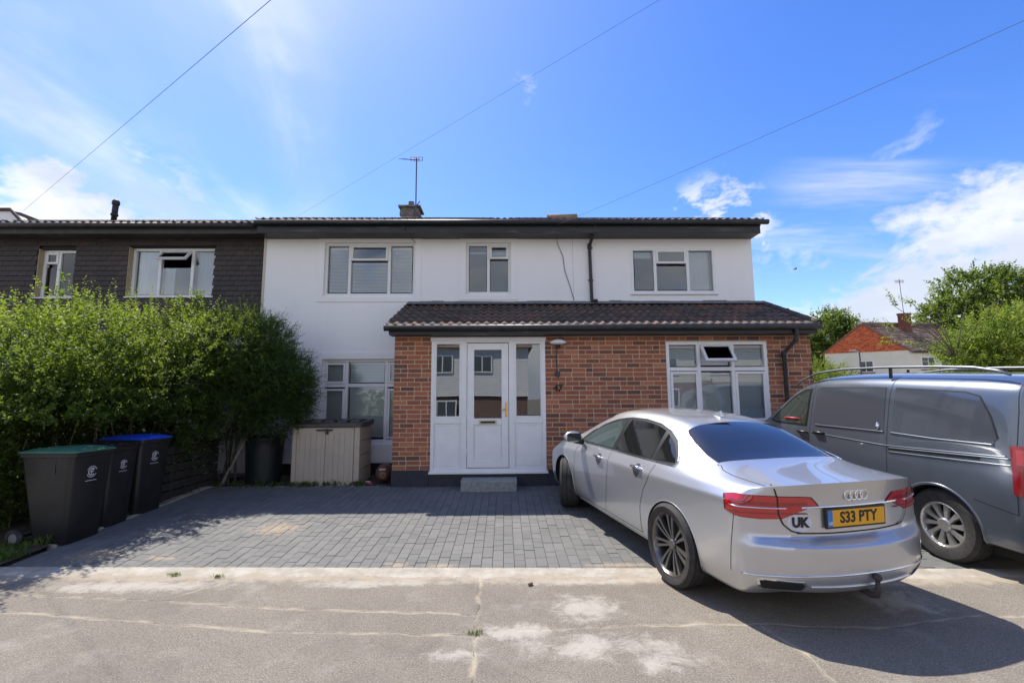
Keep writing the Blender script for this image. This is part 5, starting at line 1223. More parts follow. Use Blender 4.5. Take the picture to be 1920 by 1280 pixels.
for sg in (1, -1):
    Sd = (0, -sg, 0)
    dlo = [(2.52, .975), (2.30, 1.12), (2.02, 1.235), (1.72, 1.315), (1.40, 1.352), (1.05, 1.358), (.72, 1.335), (.45, 1.285), (.24, 1.21), (.10, 1.115), (.03, 1.045), (.045, 1.015)]
    cr.patch('window_surround', sidep(dlo, sg * .9), Sd, M_trim, 0.0015)
    cr.ribbon([A(x, sg * .9, z) for x, z in dlo + dlo[:1]], Sd, off=0.003, mt=M_chrome, name='window_trim', tube=0.007)
    cr.patch('front_side_window', sidep([(2.42, .995), (2.22, 1.125), (1.98, 1.22), (1.72, 1.29), (1.47, 1.325), (1.42, 1.01)], sg * .9), Sd, M_lightglass, 0.004)
    cr.patch('rear_side_window', sidep([(1.34, 1.015), (1.385, 1.332), (1.05, 1.338), (.76, 1.318), (.55, 1.285), (.50, 1.02)], sg * .9), Sd, M_tint2, 0.004)
    cr.patch('quarter_window', sidep([(.44, 1.025), (.47, 1.262), (.28, 1.195), (.15, 1.11), (.075, 1.04)], sg * .9), Sd, M_tint2, 0.004)
    g = MB()
    cr.ribbon([A(1.40, sg * .95, .975), A(1.385, sg * .95, .80), A(1.40, sg * .95, .55), A(1.46, sg * .95, .30)], Sd, mb=g); cr.ribbon([A(2.42, sg * .95, .95), A(2.50, sg * .95, .80), A(2.50, sg * .95, .5), A(2.46, sg * .95, .30)], Sd, mb=g)
    cr.ribbon([A(.36, sg * .95, .985), A(.40, sg * .95, .86), A(.50, sg * .95, .72), A(.56, sg * .95, .55), A(.56, sg * .95, .30)], Sd, mb=g); cr.ribbon([A(2.46, sg * .95, .30), A(.56, sg * .95, .30)], Sd, mb=g)
    cr.ribbon([A(-.80, sg * .95, .82), A(-.78, sg * .95, .60), A(-.76, sg * .95, .40)], Sd, width=.005, mb=g); pass
    g.build('panel_gap', M_gap, car)
    cr.ribbon([A(2.45, sg * .95, .245), A(.46, sg * .95, .245)], Sd, off=0.001, mt=M_silver, name='sill_ridge', tube=0.010)
    for hx, hz in ((1.66, .865), (.66, .895)):
        cr.patch('handle_recess', [A(hx + a_ * .085, sg * .95, hz + b_ * .055) for a_, b_ in ((-1, 0), (-.8, .6), (-.3, 1), (.3, 1), (.8, .6), (1, 0), (.6, -.9), (0, -1.5), (-.6, -.9))], Sd, mat('shaded_cup', (0.22, 0.22, 0.225), 0.3, 0.8), 0.0012, 0.02)
        h, nn = cr.hit(A(hx, sg * .95, hz + .01), Sd)
        if h is not None:
            m = MB(); m.tube([h + Vector((-.095, 0, 0.004)) + nn * 0.004, h + Vector((-.07, 0, 0.004)) + nn * .030, h + Vector((.07, 0, 0)) + nn * .030, h + Vector((.095, 0, 0)) + nn * .004], [0.010, 0.014, 0.014, 0.010], 10); m.build('door_handle', M_chrome, car, smooth=True)
    # mirror
    h, nn = cr.hit(A(2.33, sg * .95, .99), Sd)
    bm = bmesh.new(); bmesh.ops.create_uvsphere(bm, u_segments=20, v_segments=12, radius=1)
    for v in bm.verts:
        x, y, z = v.co; x = max(x, -0.45) ; v.co = Vector((x * 0.085, y * 0.125, z * 0.080 * (1.0 if z > 0 else 0.8))) + Vector((ax(2.30), sg * 1.03 * SY, 1.03))
    me = bpy.data.meshes.new('wing_mirror'); bm.to_mesh(me); bm.free(); me.materials.append(M_silver); me.shade_smooth(); mir = place('wing_mirror', me, car)
    m = MB(); m.tube([(ax(2.33), sg * .84, .965), (ax(2.31), sg * .97, .985)], [0.04, 0.03], 10); m.build('mirror_arm', M_trim, mir, smooth=True)
    m = MB(); m.cbox(-.095, .095, 0, .006, -.05, .05, .003, M=Matrix.Translation((ax(2.30) - 0.042, sg * 1.03 * SY, 1.035)) @ Matrix.Rotation(-PI / 2, 4, 'Z')); m.build('mirror_glass', M_tint2, mir)
    # arch lips
    for wx, _, rr in ((AW[0][0], 0, .372), (AW[1][0], 0, .382)):
        pts = [(wx + rr * 1.012 * math.cos(R(a_)), sg * .93, .33 + rr * 1.012 * math.sin(R(a_))) for a_ in range(-14, 195, 6)]; cr.ribbon(pts, Sd, off=-0.004, mt=M_silver, name='arch_lip', tube=0.0065)
    # rear lamp
    LD = (.72, -sg * .69, 0)
    lp = [(-.70, .945, .935), (-.80, .93, .958), (-.92, .80, .962), (-1.0, .55, .960), (-1.02, .47, .955), (-1.02, .415, .905), (-1.02, .405, .888), (-1.02, .49, .876), (-1.01, .60, .843), (-.99, .70, .805), (-.92, .82, .800), (-.80, .93, .810), (-.71, .945, .835)]
    lpp = [(x, sg * y * SY * .985, z * SZ) for x, y, z in lp]; cen = sum((Vector(p) for p in lpp), Vector()) / len(lpp)
    cr.patch('lamp_surround', [tuple(cen + (Vector(p) - cen) * 1.045) for p in lpp], LD, M_trim, 0.0012, 0.025)
    lamp = cr.patch('tail_lamp', lpp, LD, M_red, 0.006, 0.025)
    for zz_, th_ in ((.912, .010), (.898, .008), (.838, .008)):
        cr.ribbon([(x, sg * y * SY * .985, zz_ * SZ) for x, y in ((-.74, .94), (-.85, .90), (-.93, .80), (-1.0, .60), (-1.02, .50))], LD, width=th_, off=0.0075, mt=M_red2, name='lamp_band', parent=lamp)
    cr.ribbon([(x, sg * y * SY * .985, .878 * SZ) for x, y in ((-.74, .94), (-.85, .90), (-.93, .80), (-.985, .66))], LD, off=0.008, mt=M_chrome, name='lamp_strip', tube=0.005, parent=lamp)
    # exhaust
    cr.patch('exhaust_surround', [(-.98, sg * y, z) for y, z in ((.80, .322), (.82, .378), (.77, .392), (.49, .384), (.47, .36), (.50, .318), (.77, .310))], (.9, -sg * .35, 0), M_chrome, 0.004, 0.02)
    cr.patch('exhaust', [(-.98, sg * y, z) for y, z in ((.785, .330), (.80, .374), (.76, .382), (.505, .375), (.49, .358), (.51, .328), (.76, .320))], (.9, -sg * .35, 0), M_gap, 0.007, 0.02)
TD = (0.5, 0, -.85)
rg = [(-.335, .655, 1.10), (-.20, .655, 1.17), (.0, .625, 1.27), (.17, .585, 1.325), (.235, .555, 1.35), (.265, .42, 1.365), (.28, .2, 1.375)]
rg = rg + [(.285, 0, 1.38)] + [(x, -y, z) for x, y, z in rg[::-1]] + [(-.375, -.45, 1.125), (-.395, -.2, 1.13), (-.40, 0, 1.135), (-.395, .2, 1.13), (-.375, .45, 1.125)]
rgp = [A(*p) for p in rg]; cr.patch('rear_window', rgp, TD, M_tint, 0.003, 0.04)
for sg in (1, -1): cr.ribbon([A(-.36, sg * .675, 1.08), A(-.2, sg * .675, 1.16), A(0, sg * .645, 1.26), A(.22, sg * .605, 1.335), A(.40, sg * .585, 1.37)], TD, off=.002, mt=M_chrome if sg < 0 else M_silver, name='roof_strip', tube=.006)
g = MB()
for sg in (1, -1):
    cr.ribbon([A(-.375, sg * .66, 1.10), A(-.45, sg * .70, 1.08), A(-.60, sg * .715, 1.07), A(-.92, sg * .700, 1.05)], (0, 0, -1), width=.007, mb=g)
    cr.ribbon([(-.98, sg * .690 * SY, 1.02), (-1.0, sg * .665 * SY, .93), (-1.0, sg * .655 * SY, .82), (-1.0, sg * .62 * SY, .75), (-1.0, sg * .56 * SY, .705), (-1.0, sg * .48 * SY, .690)], (1, -sg * .25, 0), width=.009, off=.008, mb=g)
cr.ribbon([(-1.0, .50 * SY, .690), (-1.0, .2, .684), (-1.0, -.2, .684), (-1.0, -.50 * SY, .690)], (1, 0, 0), width=.010, mb=g)
g.build('boot_lid_gap', M_gap, car)
cr.ribbon([(-1.0, y * SY, .868 + 0.004 * (1 - abs(y) / .5)) for y in (.46, .3, .1, -.1, -.3, -.46)], (1, 0, 0), off=.006, mt=M_chrome, name='boot_strip', tube=.008)
cr.ribbon([(-1.0, y, z) for y, z in ((.84, .408), (.7, .415), (.45, .428), (.2, .434), (0, .435), (-.2, .434), (-.45, .428), (-.7, .415), (-.84, .408))], (1, 0, 0), off=.002, mt=M_chrome, name='bumper_strip', tube=.007)
cr.ribbon([(-1.0, y, z) for y, z in ((.45, .352), (0, .348), (-.45, .352))], (1, 0, 0), off=.002, mt=M_silver, name='bumper_ridge', tube=.008)
# plate, rings, sticker
h, nn = cr.hit((-1, 0, .79), (1, 0, 0)); px_ = h.x - 0.010
pl_ = MB(); pl_.cbox(-.275, .275, 0, .014, -.072, .072, .004, M=Matrix.Translation((px_ - .006, 0, .79)) @ Matrix.Rotation(-PI / 2, 4, 'Z')); plate = pl_.build('number_plate', M_trim, car)
m = MB(); m.box(-.262, .262, -.0012, 0, -.0575, .0575, M=Matrix.Translation((px_ - .0062, 0, .79)) @ Matrix.Rotation(-PI / 2, 4, 'Z')); m.build('plate_face', mat('yellow_plate', (0.78, 0.38, 0.01), 0.4), plate)
RM = Matrix.Translation((px_ - .0085, -.018, .79)) @ Matrix.Rotation(-PI / 2, 4, 'Z') @ Matrix.Rotation(PI / 2, 4, 'X')
me = text_mesh('S33 PTY', .108, .0008, .0035, .92); me.transform(RM); me.materials.append(M_trim); place('plate_text', me, plate)
m = MB(); m.box(-.262, -.220, -.0012, 0, -.0565, .0565, M=Matrix.Translation((px_ - .0075, 0, .79)) @ Matrix.Rotation(-PI / 2, 4, 'Z')); m.build('blue_band', mat('plate_blue', (0.03, 0.20, 0.55), 0.4), plate)
me = text_mesh('GB', .028, .0006, .001, 1); me.transform(Matrix.Translation((px_ - .0095, .241, .757)) @ Matrix.Rotation(-PI / 2, 4, 'Z') @ Matrix.Rotation(PI / 2, 4, 'X')); me.materials.append(M_binw); place('band_text', me, plate)
def tor(m, T, Rr, rr, n1=32, n2=8):
    vs = []; 
    for i in range(n1):
        a = 2 * PI * i / n1
        for j in range(n2): b = 2 * PI * j / n2; vs.append(T @ Vector(((Rr + rr * math.cos(b)) * math.cos(a), (Rr + rr * math.cos(b)) * math.sin(a), rr * .7 * math.sin(b))))
    m.add(vs, [(i * n2 + j, ((i + 1) % n1) * n2 + j, ((i + 1) % n1) * n2 + (j + 1) % n2, i * n2 + (j + 1) % n2) for i in range(n1) for j in range(n2)])
m = MB()
for k in range(4):
    y = .072 - k * .048; h, nn = cr.hit((-1, y, .945), (1, 0, 0)); tor(m, Matrix.Translation(h + Vector((-.006, 0, 0))) @ Matrix.Rotation(-PI / 2, 4, 'Y'), .0335, .0062)
m.build('ring_emblem', M_chrome, car, smooth=True)
cr.patch('country_sticker', [(-1, .452 + .090 * math.cos(2 * PI * k / 28), .762 + .064 * math.sin(2 * PI * k / 28)) for k in range(28)], (1, 0, 0), mat('white_sticker', (0.62, 0.62, 0.68), 0.5), .0015, .03)
me = text_mesh('UK', .092, .0005, .005, .95)
h, nn = cr.hit((-1, .452, .762), (1, 0, 0))
Q = nn.to_track_quat('Z', 'Y').to_matrix().to_4x4(); zx = Vector((0, 0, 1)); yv = (zx - nn * zx.dot(nn)).normalized(); xv = yv.cross(nn)
me.transform(Matrix.Translation(h + nn * .006) @ Matrix((xv, yv, nn)).transposed().to_4x4()); me.materials.append(M_trim); place('sticker_text', me, car)
# aerial fin, tow bar
h, nn = cr.hit((ax(.52), 0, 1.4), (0, 0, -1)); m = MB(); m.add([h + Vector(v) for v in ((.10, .022, -.004), (-.045, .022, -.004), (-.045, -.022, -.004), (.10, -.022, -.004), (-.03, .004, .058), (.0, .004, .045), (.0, -.004, .045), (-.03, -.004, .058))], [(0, 1, 4, 5), (3, 6, 7, 2), (0, 5, 6, 3), (1, 2, 7, 4), (4, 7, 6, 5)]); m.build('roof_aerial', M_silver, car)
m = MB(); m.tube([(-.9, -.02, .29), (-1.05, -.02, .27), (-1.09, -.02, .285), (-1.10, -.02, .32), (-1.10, -.02, .39)], [.022, .022, .022, .018, .014], 12); m.lathe([(0, .0), (.014, .005), (.026, .02), (.028, .032), (.02, .052), (0, .058)], 16, Matrix.Translation((-1.10, -.02, .375))); m.build('tow_ball', mat('rusty_brown_steel', (0.055, 0.045, 0.045), 0.8, 0), car, smooth=True)
m = MB(); m.box(-.70, 3.0, -.70, .70, .21, .30); m.build('underbody', M_gap, car)
cr.patch('windscreen', [A(x, y, z) for x, y, z in ((2.02, .56, 1.36), (2.06, 0, 1.40), (2.02, -.56, 1.36), (2.75, -.72, 1.04), (2.86, 0, 1.05), (2.75, .72, 1.04))], (-.5, 0, -.85), M_tint2, .003, .05)
for wx, wy, stv in ((AW[0][0], .80, 0), (AW[0][0], -.80, 0), (AW[1][0], .79, -.42), (AW[1][0], -.79, -.42)):
    wheel(car, wx, wy, .345, .25, .262, spokes_saloon, M_alloy, stv, 1 if wy > 0 else -1)
car.rotation_euler = (0, -math.atan(.05 * .8), PI / 2 + .243); car.location = (2.307, 4.478, 0.0)

# ---------------------------------------------------------------- grey blue van
VS = 0.80
def vx(x): return x * VS if x > 0 else x * .80
def Vv(x, y, z): return (vx(x), y, z)
van = thing('parked_van', (0, 0, 0), 'grey blue panel van parked on the right beside the silver saloon', 'van')
X_ = [-.92, -.80, -.45, 0, .6, 1.2, 1.8, 2.3, 2.70, 3.1, 3.5, 3.9, 4.05]
hw = [.90, .935, .95, .955, .96, .96, .96, .955, .95, .945, .93, .88, .80]
r5z = [1.17, 1.17, 1.165, 1.16, 1.15, 1.14, 1.13, 1.12, 1.10, 1.05, .98, .88, .80]
r6z = [1.66, 1.70, 1.715, 1.72, 1.72, 1.72, 1.705, 1.67, 1.53, 1.24, 1.05, .94, .86]
r6y = [.80, .835, .845, .85, .85, .85, .845, .83, .80, .84, .80, .74, .66]
c1z = [1.79, 1.83, 1.85, 1.855, 1.86, 1.86, 1.84, 1.79, 1.60, 1.27, 1.08, .96, .88]
c4z = [1.83, 1.87, 1.895, 1.90, 1.905, 1.905, 1.89, 1.84, 1.66, 1.30, 1.12, 1.0, .91]
r6z = [z - .05 if z > 1.4 else z for z in r6z]; c1z = [z - .05 if z > 1.4 else z for z in c1z]; c4z = [z - .05 if z > 1.4 else z for z in c4z]
st_ = []
for i, x in enumerate(X_):
    w = hw[i]; row = [Vv(x, w * .93, .24), Vv(x, w * .985, .33), Vv(x, w * 1.0, .50), Vv(x, w * 1.0, .78), Vv(x, w * .985, .98), Vv(x, w * .965, r5z[i]), Vv(x, r6y[i], r6z[i])]
    row += [Vv(x, min(.74, r6y[i] - .06), c1z[i]), Vv(x, .5, (c1z[i] + c4z[i]) / 2 + .01), Vv(x, .22, c4z[i]), Vv(x, 0, c4z[i])]; st_.append(row)
vr = Car(van, st_, 7, [vx(-.98), vx(-1.04), vx(-1.05), vx(-1.02), vx(-1.0), vx(-.98)], [vx(4.2), vx(4.25), vx(4.26), vx(4.22), vx(4.18), vx(4.12)], M_vanp, [(0, .34, .385), (vx(3.2), .34, .385)], .345, creases=((5, .55), (1, .4), (6, .2)))
for sg in (1, -1):
    Sd = (0, -sg, 0)
    fw_s = [(3.12, 1.15), (2.86, 1.34), (2.58, 1.52), (2.30, 1.62), (2.10, 1.64), (2.12, 1.13), (2.9, 1.12)]
    def VP_(pts, y=.95): return [Vv(x, sg * y, z) for x, z in pts]
    vr.patch('side_window_surround', VP_(fw_s), Sd, M_trim, .0015)
    vr.patch('door_window', VP_([(3.02, 1.165), (2.80, 1.33), (2.53, 1.495), (2.28, 1.59), (2.145, 1.605), (2.16, 1.155), (2.9, 1.15)]), Sd, mat('van_door_glass', (0.035, 0.042, 0.028), .04, spec=.7, coat=.3), .004)
    M_blank = paint('blanked_panel_paint', (0.095, 0.108, 0.128), 0.40, 0.16)
    pA = [(1.98, 1.60), (1.90, 1.655), (.72, 1.675), (.70, 1.20), (1.94, 1.175), (1.985, 1.20)]
    pB = [(.58, 1.675), (-.30, 1.655), (-.46, 1.62), (-.58, 1.45), (-.66, 1.25), (-.62, 1.205), (.58, 1.20)]
    for p in (pA, pB): vr.patch('blanked_window', VP_(p), Sd, M_blank, .004, .045); vr.ribbon(VP_(p[:3] if p is pA else p[:5]), Sd, width=.014, off=.005, mt=M_gap, name='panel_shadow_gap')
    for p in (pA, pB): vr.ribbon(VP_([(p[3][0], 1.187), (p[4][0], 1.165)] if p is pA else [(.60, 1.187), (0, 1.18), (-.63, 1.19)]), Sd, off=.002, mt=M_vanp, name='belt_ridge', tube=.011)
    g = MB(); vr.ribbon(VP_([(.65, 1.80), (.65, 1.2), (.64, .8), (.66, .36)]), Sd, width=.008, mb=g); vr.ribbon(VP_([(2.05, 1.75), (2.05, 1.2), (2.06, .8), (2.05, .36)]), Sd, width=.007, mb=g)
    vr.ribbon(VP_([(-.80, 1.80), (-.83, 1.5), (-.83, .62)]), Sd, width=.007, mb=g); vr.ribbon(VP_([(.65, 1.80), (2.05, 1.775)]), Sd, width=.007, mb=g); vr.ribbon(VP_([(-.83, .62), (-.42, .68)]), Sd, width=.006, mb=g); vr.ribbon(VP_([(3.0, 1.1), (2.98, .8), (2.98, .4)]), Sd, width=.006, mb=g)
    g.build('panel_gap', M_gap, van)
    if sg > 0:
        vr.ribbon(VP_([(.62, 1.0), (-.50, 1.055)]), Sd, width=.030, off=.002, mt=M_gap, name='sliding_door_rail')
        vr.ribbon(VP_([(.62, 1.022), (-.78, 1.085)]), Sd, off=.001, mt=M_vanp, name='rail_ridge', tube=.008); vr.ribbon(VP_([(.62, .980), (-.80, 1.03)]), Sd, off=.001, mt=M_vanp, name='rail_ridge', tube=.008)
    vr.ribbon(VP_([(2.0, 1.06), (.70, 1.04), (-.75, 1.10)]), Sd, off=-.001, mt=M_vanp, name='body_crease', tube=.008)
    for hx, hz, hm in ((1.84, 1.07, M_trim), (2.20, 1.05, M_trim)):
        h, nn = vr.hit(Vv(hx, sg * .95, hz), Sd); m = MB(); m.tube([h + Vector((-.085, 0, 0)) + nn * .002, h + Vector((-.06, 0, 0)) + nn * .03, h + Vector((.06, 0, 0)) + nn * .03, h + Vector((.085, 0, 0)) + nn * .002], [.012, .018, .018, .012], 10); m.build('door_handle', hm, van, smooth=True)
    h, nn = vr.hit(Vv(.80, sg * .95, 1.245), Sd); m = MB(); m.lathe([(0, .02), (.016, .018), (.024, .01), (.024, 0)], 14, Matrix.Translation(h + nn * .003) @ nn.to_track_quat('Z', 'Y').to_matrix().to_4x4() @ Matrix.Diagonal((1, 1.7, 1, 1))); m.build('door_lock', M_chrome, van, smooth=True)
    # roof rail
    pts = [Vector(Vv(x, sg * .77, z - .05)) for x, z in ((2.55, 1.72), (2.40, 1.80), (2.05, 1.90), (1.5, 1.945), (.8, 1.958), (.1, 1.955), (-.35, 1.94), (-.60, 1.905), (-.72, 1.87))]
    m = MB(); m.tube(pts, [.010, .013, .014, .014, .014, .014, .016, .018, .012], 10); ral = m.build('roof_rail', mat('satin_grey_rail', (0.20, 0.21, 0.22), .42, .6), van, smooth=True)
    for xx in (.72, 2.2): m = MB(); m.box(vx(xx) - .012, vx(xx) + .012, sg * .77 - .012, sg * .77 + .012, 1.78, 1.90); m.build('rail_foot', M_trim, ral)
    # rear lamp
    M_vred = mat('van_red_lens', (0.28, 0.006, 0.009), 0.10, coat=1.0)
    rl = [(-.84, .965, 1.20), (-.88, .93, 1.205), (-1.0, .80, 1.20), (-1.03, .76, 1.19), (-1.04, .78, .80), (-1.0, .84, .78), (-.90, .95, .78), (-.845, .965, .79)]
    LD = (.6, -sg * .8, 0); lamp = vr.patch('tail_lamp', [(vx(x), sg * y, z) for x, y, z in rl], LD, M_vred, .008, .03)
    vr.patch('lamp_lens', [(vx(x), sg * y, z) for x, y, z in ((-.93, .91, .945), (-1.01, .83, .94), (-1.01, .83, .87), (-.95, .90, .90))], LD, mat('clear_lens', (.55, .55, .58), .1, coat=1), .011, .02, parent=lamp)
    vr.patch('lamp_panel', [(vx(x), sg * y, z) for x, y, z in ((-.87, .94, 1.17), (-1.0, .84, 1.17), (-1.0, .84, 1.05), (-.87, .94, 1.04))], LD, mat('bright_red_lens', (.55, .02, .03), .15, coat=1), .0105, .02, parent=lamp)
    for wx in (0, vx(3.2)):
        pts = [(wx + .40 * math.cos(R(a_)), sg * .95, .34 + .40 * math.sin(R(a_))) for a_ in range(-10, 191, 6)]; vr.ribbon(pts, Sd, off=-.004, mt=M_vanp, name='arch_lip', tube=.014)
        wheel(van, wx, sg * .81, .345, .22, .215, spokes_van, M_alloy2, 0, sg)
    bm = bmesh.new(); bmesh.ops.create_uvsphere(bm, u_segments=16, v_segments=10, radius=1)
    for v in bm.verts: x, y, z = v.co; v.co = Vector((max(x, -.4) * .08, y * .12, z * .14)) + Vector((vx(2.72), sg * 1.06, 1.20))
    me = bpy.data.meshes.new('wing_mirror'); bm.to_mesh(me); bm.free(); me.materials.append(M_vanp); me.shade_smooth()
    if sg < 0: place('wing_mirror', me, van)
bk = Vector((vx(-.97), 0, 0))
vr.patch('rear_window', [(vx(-.95), y, z) for y, z in ((.62, 1.20), (.66, 1.25), (.62, 1.66), (.58, 1.70), (-.58, 1.70), (-.62, 1.66), (-.66, 1.25), (-.62, 1.20))], (1, 0, 0), M_tint2, .003, .05)
h, nn = vr.hit((vx(-.95), .70, 1.50), (1, 0, 0)); m = MB(); m.cbox(-.04, .04, 0, .03, -.05, .05, .01, M=Matrix.Translation(h + Vector((-.03, .10, 0))) @ Matrix.Rotation(-PI / 2, 4, 'Z')); m.build('door_hinge', M_trim, van)
h, nn = vr.hit(Vv(2.52, .95, 1.215), (0, -1, 0)); m = MB(); m.tube([h + Vector((-.19, .012, .004)), h + Vector((.06, .012, .0)), h + Vector((.13, .012, -.006))], [.014, .016, .006], 8); m.build('steering_lock', mat('red_lock', (.40, .02, .02), .4), van, smooth=True)
m = MB(); m.box(vx(-.8), vx(3.9), -.75, .75, .18, .27); m.build('underbody', M_gap, van)
vr.patch('windscreen', [Vv(x, y, z) for x, y, z in ((2.35, .70, 1.72), (2.42, 0, 1.75), (2.35, -.70, 1.72), (3.02, -.76, 1.22), (3.1, 0, 1.24), (3.02, .76, 1.22))], (-.8, 0, -.6), M_tint2, .003, .06)
van.location = (5.22, 4.88, 0.005); van.rotation_euler = (0, -math.atan(.05 * .9), PI / 2 + .12)

# ================================================================== BACKGROUND
# the gabled house: built along its own axes, turned a little
gh = thing('gabled_house', (31, 38, 0), 'cream house with red tile hung gable and brown tiled roof beyond the van', 'house')
M_cream = noisy('cream_wall', (0.76, 0.72, 0.58), (0.70, 0.66, 0.53), 2, 0.9)
# corner K nearest; gable end runs to the left and back, long front to the right
K = Vector((32.7, 37.2, 0)); gl = Vector((28.2, 40.0, 0)) - K; GL = 5.7; gd = gl.normalized(); fd = Vector((gd.y, -gd.x, 0)); fd = Vector((1, 0.10, 0)).normalized()
GM = Matrix((Vector((*gd.xy, 0)), Vector((*fd.xy, 0)), Vector((0, 0, 1)))).transposed().to_4x4(); GM.translation = K    # local x along gable, y along front
ZEV = 5.25; ZR = 7.65
m = MB(); m.prism([(0, -0.5), (GL, -0.5), (GL, ZEV), (GL / 2, ZR - 0.12), (0, ZEV)], 'y', 0, 9.0, M=GM); m.build('wall', M_cream, gh)
m = MB()
def f_gt(t, b):
    c = t.ramp(t.rnd(), [(0, (0.36, 0.075, 0.03)), (0.5, (0.58, 0.12, 0.04)), (1, (0.70, 0.19, 0.06))]); t.l(c, b.inputs['Base Color'])
M_gt = mat('orange_red_hung_tile', rough=.8, fn=f_gt)
rows = 26
for r_i in range(rows):
    z = ZEV - 0.02 + (ZR - 0.15 - ZEV) * r_i / rows; f = (z - ZEV + .02) / (ZR - ZEV); x0 = GL / 2 * f - .12; x1 = GL - GL / 2 * f + .12; x = x0 + (0.1 if r_i % 2 else 0)
    while x < x1 - .05:
        w = min(.2, x1 - x); m.add([GM @ Vector(p) for p in ((x, -.06, z), (x + w - .008, -.06, z), (x + w - .008, -.03, z + .12), (x, -.03, z + .12))], [(0, 1, 2, 3)]); x += .2
me = m.mesh('gable_tiles', M_gt, fix=False); place('gable_tiles', me, gh, kind='stuff')
def f_rt(t, b):
    c = t.ramp(t.rnd(), [(0, (0.10, 0.065, 0.05)), (0.5, (0.17, 0.115, 0.09)), (1, (0.26, 0.19, 0.15))]); t.l(c, b.inputs['Base Color'])
M_rt = mat('brown_plain_tile', rough=.9, fn=f_rt)
rfm = MB()
for sgn, xe in ((1, -0.3), (-1, GL + 0.3)):
    p0 = Vector((xe, -.12, ZEV - .14)); p1 = Vector((GL / 2, -.12, ZR)); rfm.add([GM @ p0, GM @ p1, GM @ (p1 + Vector((0, 9.3, 0))), GM @ (p0 + Vector((0, 9.3, 0))), GM @ (p0 + Vector((0, 0, -.1))), GM @ (p1 + Vector((0, 0, -.1))), GM @ (p1 + Vector((0, 9.3, -.1))), GM @ (p0 + Vector((0, 9.3, -.1)))], [(0, 1, 2, 3), (4, 7, 6, 5), (0, 4, 5, 1), (0, 3, 7, 4)])
groof = rfm.build('roof', M_rt, gh)
m = MB(); nrow = 15; sl_ = Vector((GL / 2 + .3, 0, ZR - ZEV + .14)); nm = Vector((-(ZR - ZEV + .14), 0, GL / 2 + .3)).normalized()
for r_i in range(nrow):
    a = Vector((-.3, -.12, ZEV - .14)) + sl_ * (r_i / nrow); b_ = a + sl_ / nrow
    y = 0
    while y < 9.2: m.add([GM @ (a + nm * .05 + Vector((0, y, 0))), GM @ (a + nm * .05 + Vector((0, y + .29, 0))), GM @ (b_ + nm * .015 + Vector((0, y + .29, 0))), GM @ (b_ + nm * .015 + Vector((0, y, 0))), GM @ (a + Vector((0, y, 0))), GM @ (a + Vector((0, y + .29, 0)))], [(0, 1, 2, 3), (0, 4, 5, 1)]); y += .3
me = m.mesh('roof_tiles', M_rt, fix=False); place('roof_tiles', me, groof, kind='stuff')
m = MB(); m.tube([GM @ Vector((GL / 2, -.15, ZR + .03)), GM @ Vector((GL / 2, 9.2, ZR + .03))], .10, 8); m.build('ridge_tiles', M_rt, groof)
CHM = GM @ Matrix.Translation((GL / 2 - .75, 2.9, 0)); m = MB(); m.box(-.24, .24, -.30, .30, 6.4, 8.50, M=CHM); m.box(-.28, .28, -.34, .34, 8.34, 8.45, M=CHM); m.build('chimney', noisy('red_brown_brick', (0.20, 0.075, 0.045), (0.13, 0.055, 0.035), 3, .9), groof)
def farwin(x, z, w, h, axis, two=True):
    f_ = MB(); p_ = MB(); n_ = 2 if two else 1
    def B(mb, a, b, c, d, e0, e1): (mb.box(a, b, e0, e1, c, d, M=GM) if axis == 'g' else mb.box(e0, e1, a, b, c, d, M=GM))
    B(f_, x, x + w, z, z + h, -.05, .02); fr_ = f_.build('window', M_upvc, gh)
    for k in range(n_):
        a = x + .06 + k * (w - .06) / n_; b = x + (k + 1) * (w - .06) / n_ ; B(p_, a, b, z + .07, z + h - .07, -.06, -.051)
    p_.build('pane', M_tint2, fr_); s_ = MB(); B(s_, x - .05, x + w + .05, z - .09, z - .002, -.10, .02); s_.build('sill', noisy('brown_sill', (.14, .09, .06), (.2, .13, .09), 5, .9), fr_)
farwin(2.35, 3.55, 1.0, .95, 'g'); farwin(.95, 3.7, 1.2, 1.0, 'f'); farwin(2.7, 3.7, .7, 1.0, 'f', False); farwin(4.5, 3.7, .9, 1.0, 'f')
m = MB(); m.tube([GM @ Vector((-.08, 3.75, ZEV - .1)), GM @ Vector((-.08, 3.85, 3.8)), GM @ Vector((-.08, 3.85, 0))], .06, 8); m.build('downpipe', M_black, gh)
m = MB(); m.tube([GM @ Vector((-.36, -.1, ZEV - .13)), GM @ Vector((-.36, 9.2, ZEV - .13))], .06, 8); m.build('gutter', M_black, groof)
m = MB(); T_ = GM @ Vector((GL / 2 - .75, 2.9, 8.45)); m.tube([T_, T_ + Vector((-.1, 0, 3.0))], .025, 6)
for k in range(5): m.tube([T_ + Vector((-.5, 0, 2.9 - k * .05)), T_ + Vector((.3, 0, 2.9 - k * .05))], .012, 4)
o = m.build('far_aerial', M_alu); tag(o, 'tall thin aerial rising from the brick chimney of the gabled house', 'aerial')
# lamp post
lp_ = thing('street_lamp', (19.3, 25, 0), 'slim grey street lamp in front of the red gable', 'street lamp')
m = MB(); m.tube([(19.25, 25, 0), (19.25, 25, 1.4), (19.22, 25, 3.95)], [.07, .05, .035], 10); m.build('pole', M_alu, lp_)
m = MB(); m.tube([(19.22, 25, 3.93), (18.95, 24.9, 4.0), (18.55, 24.8, 4.02)], [.03, .06, .03], 8); m.build('lamp_head', noisy('grey_lamp', (.3, .3, .3), (.4, .4, .4), 5, .5), lp_)
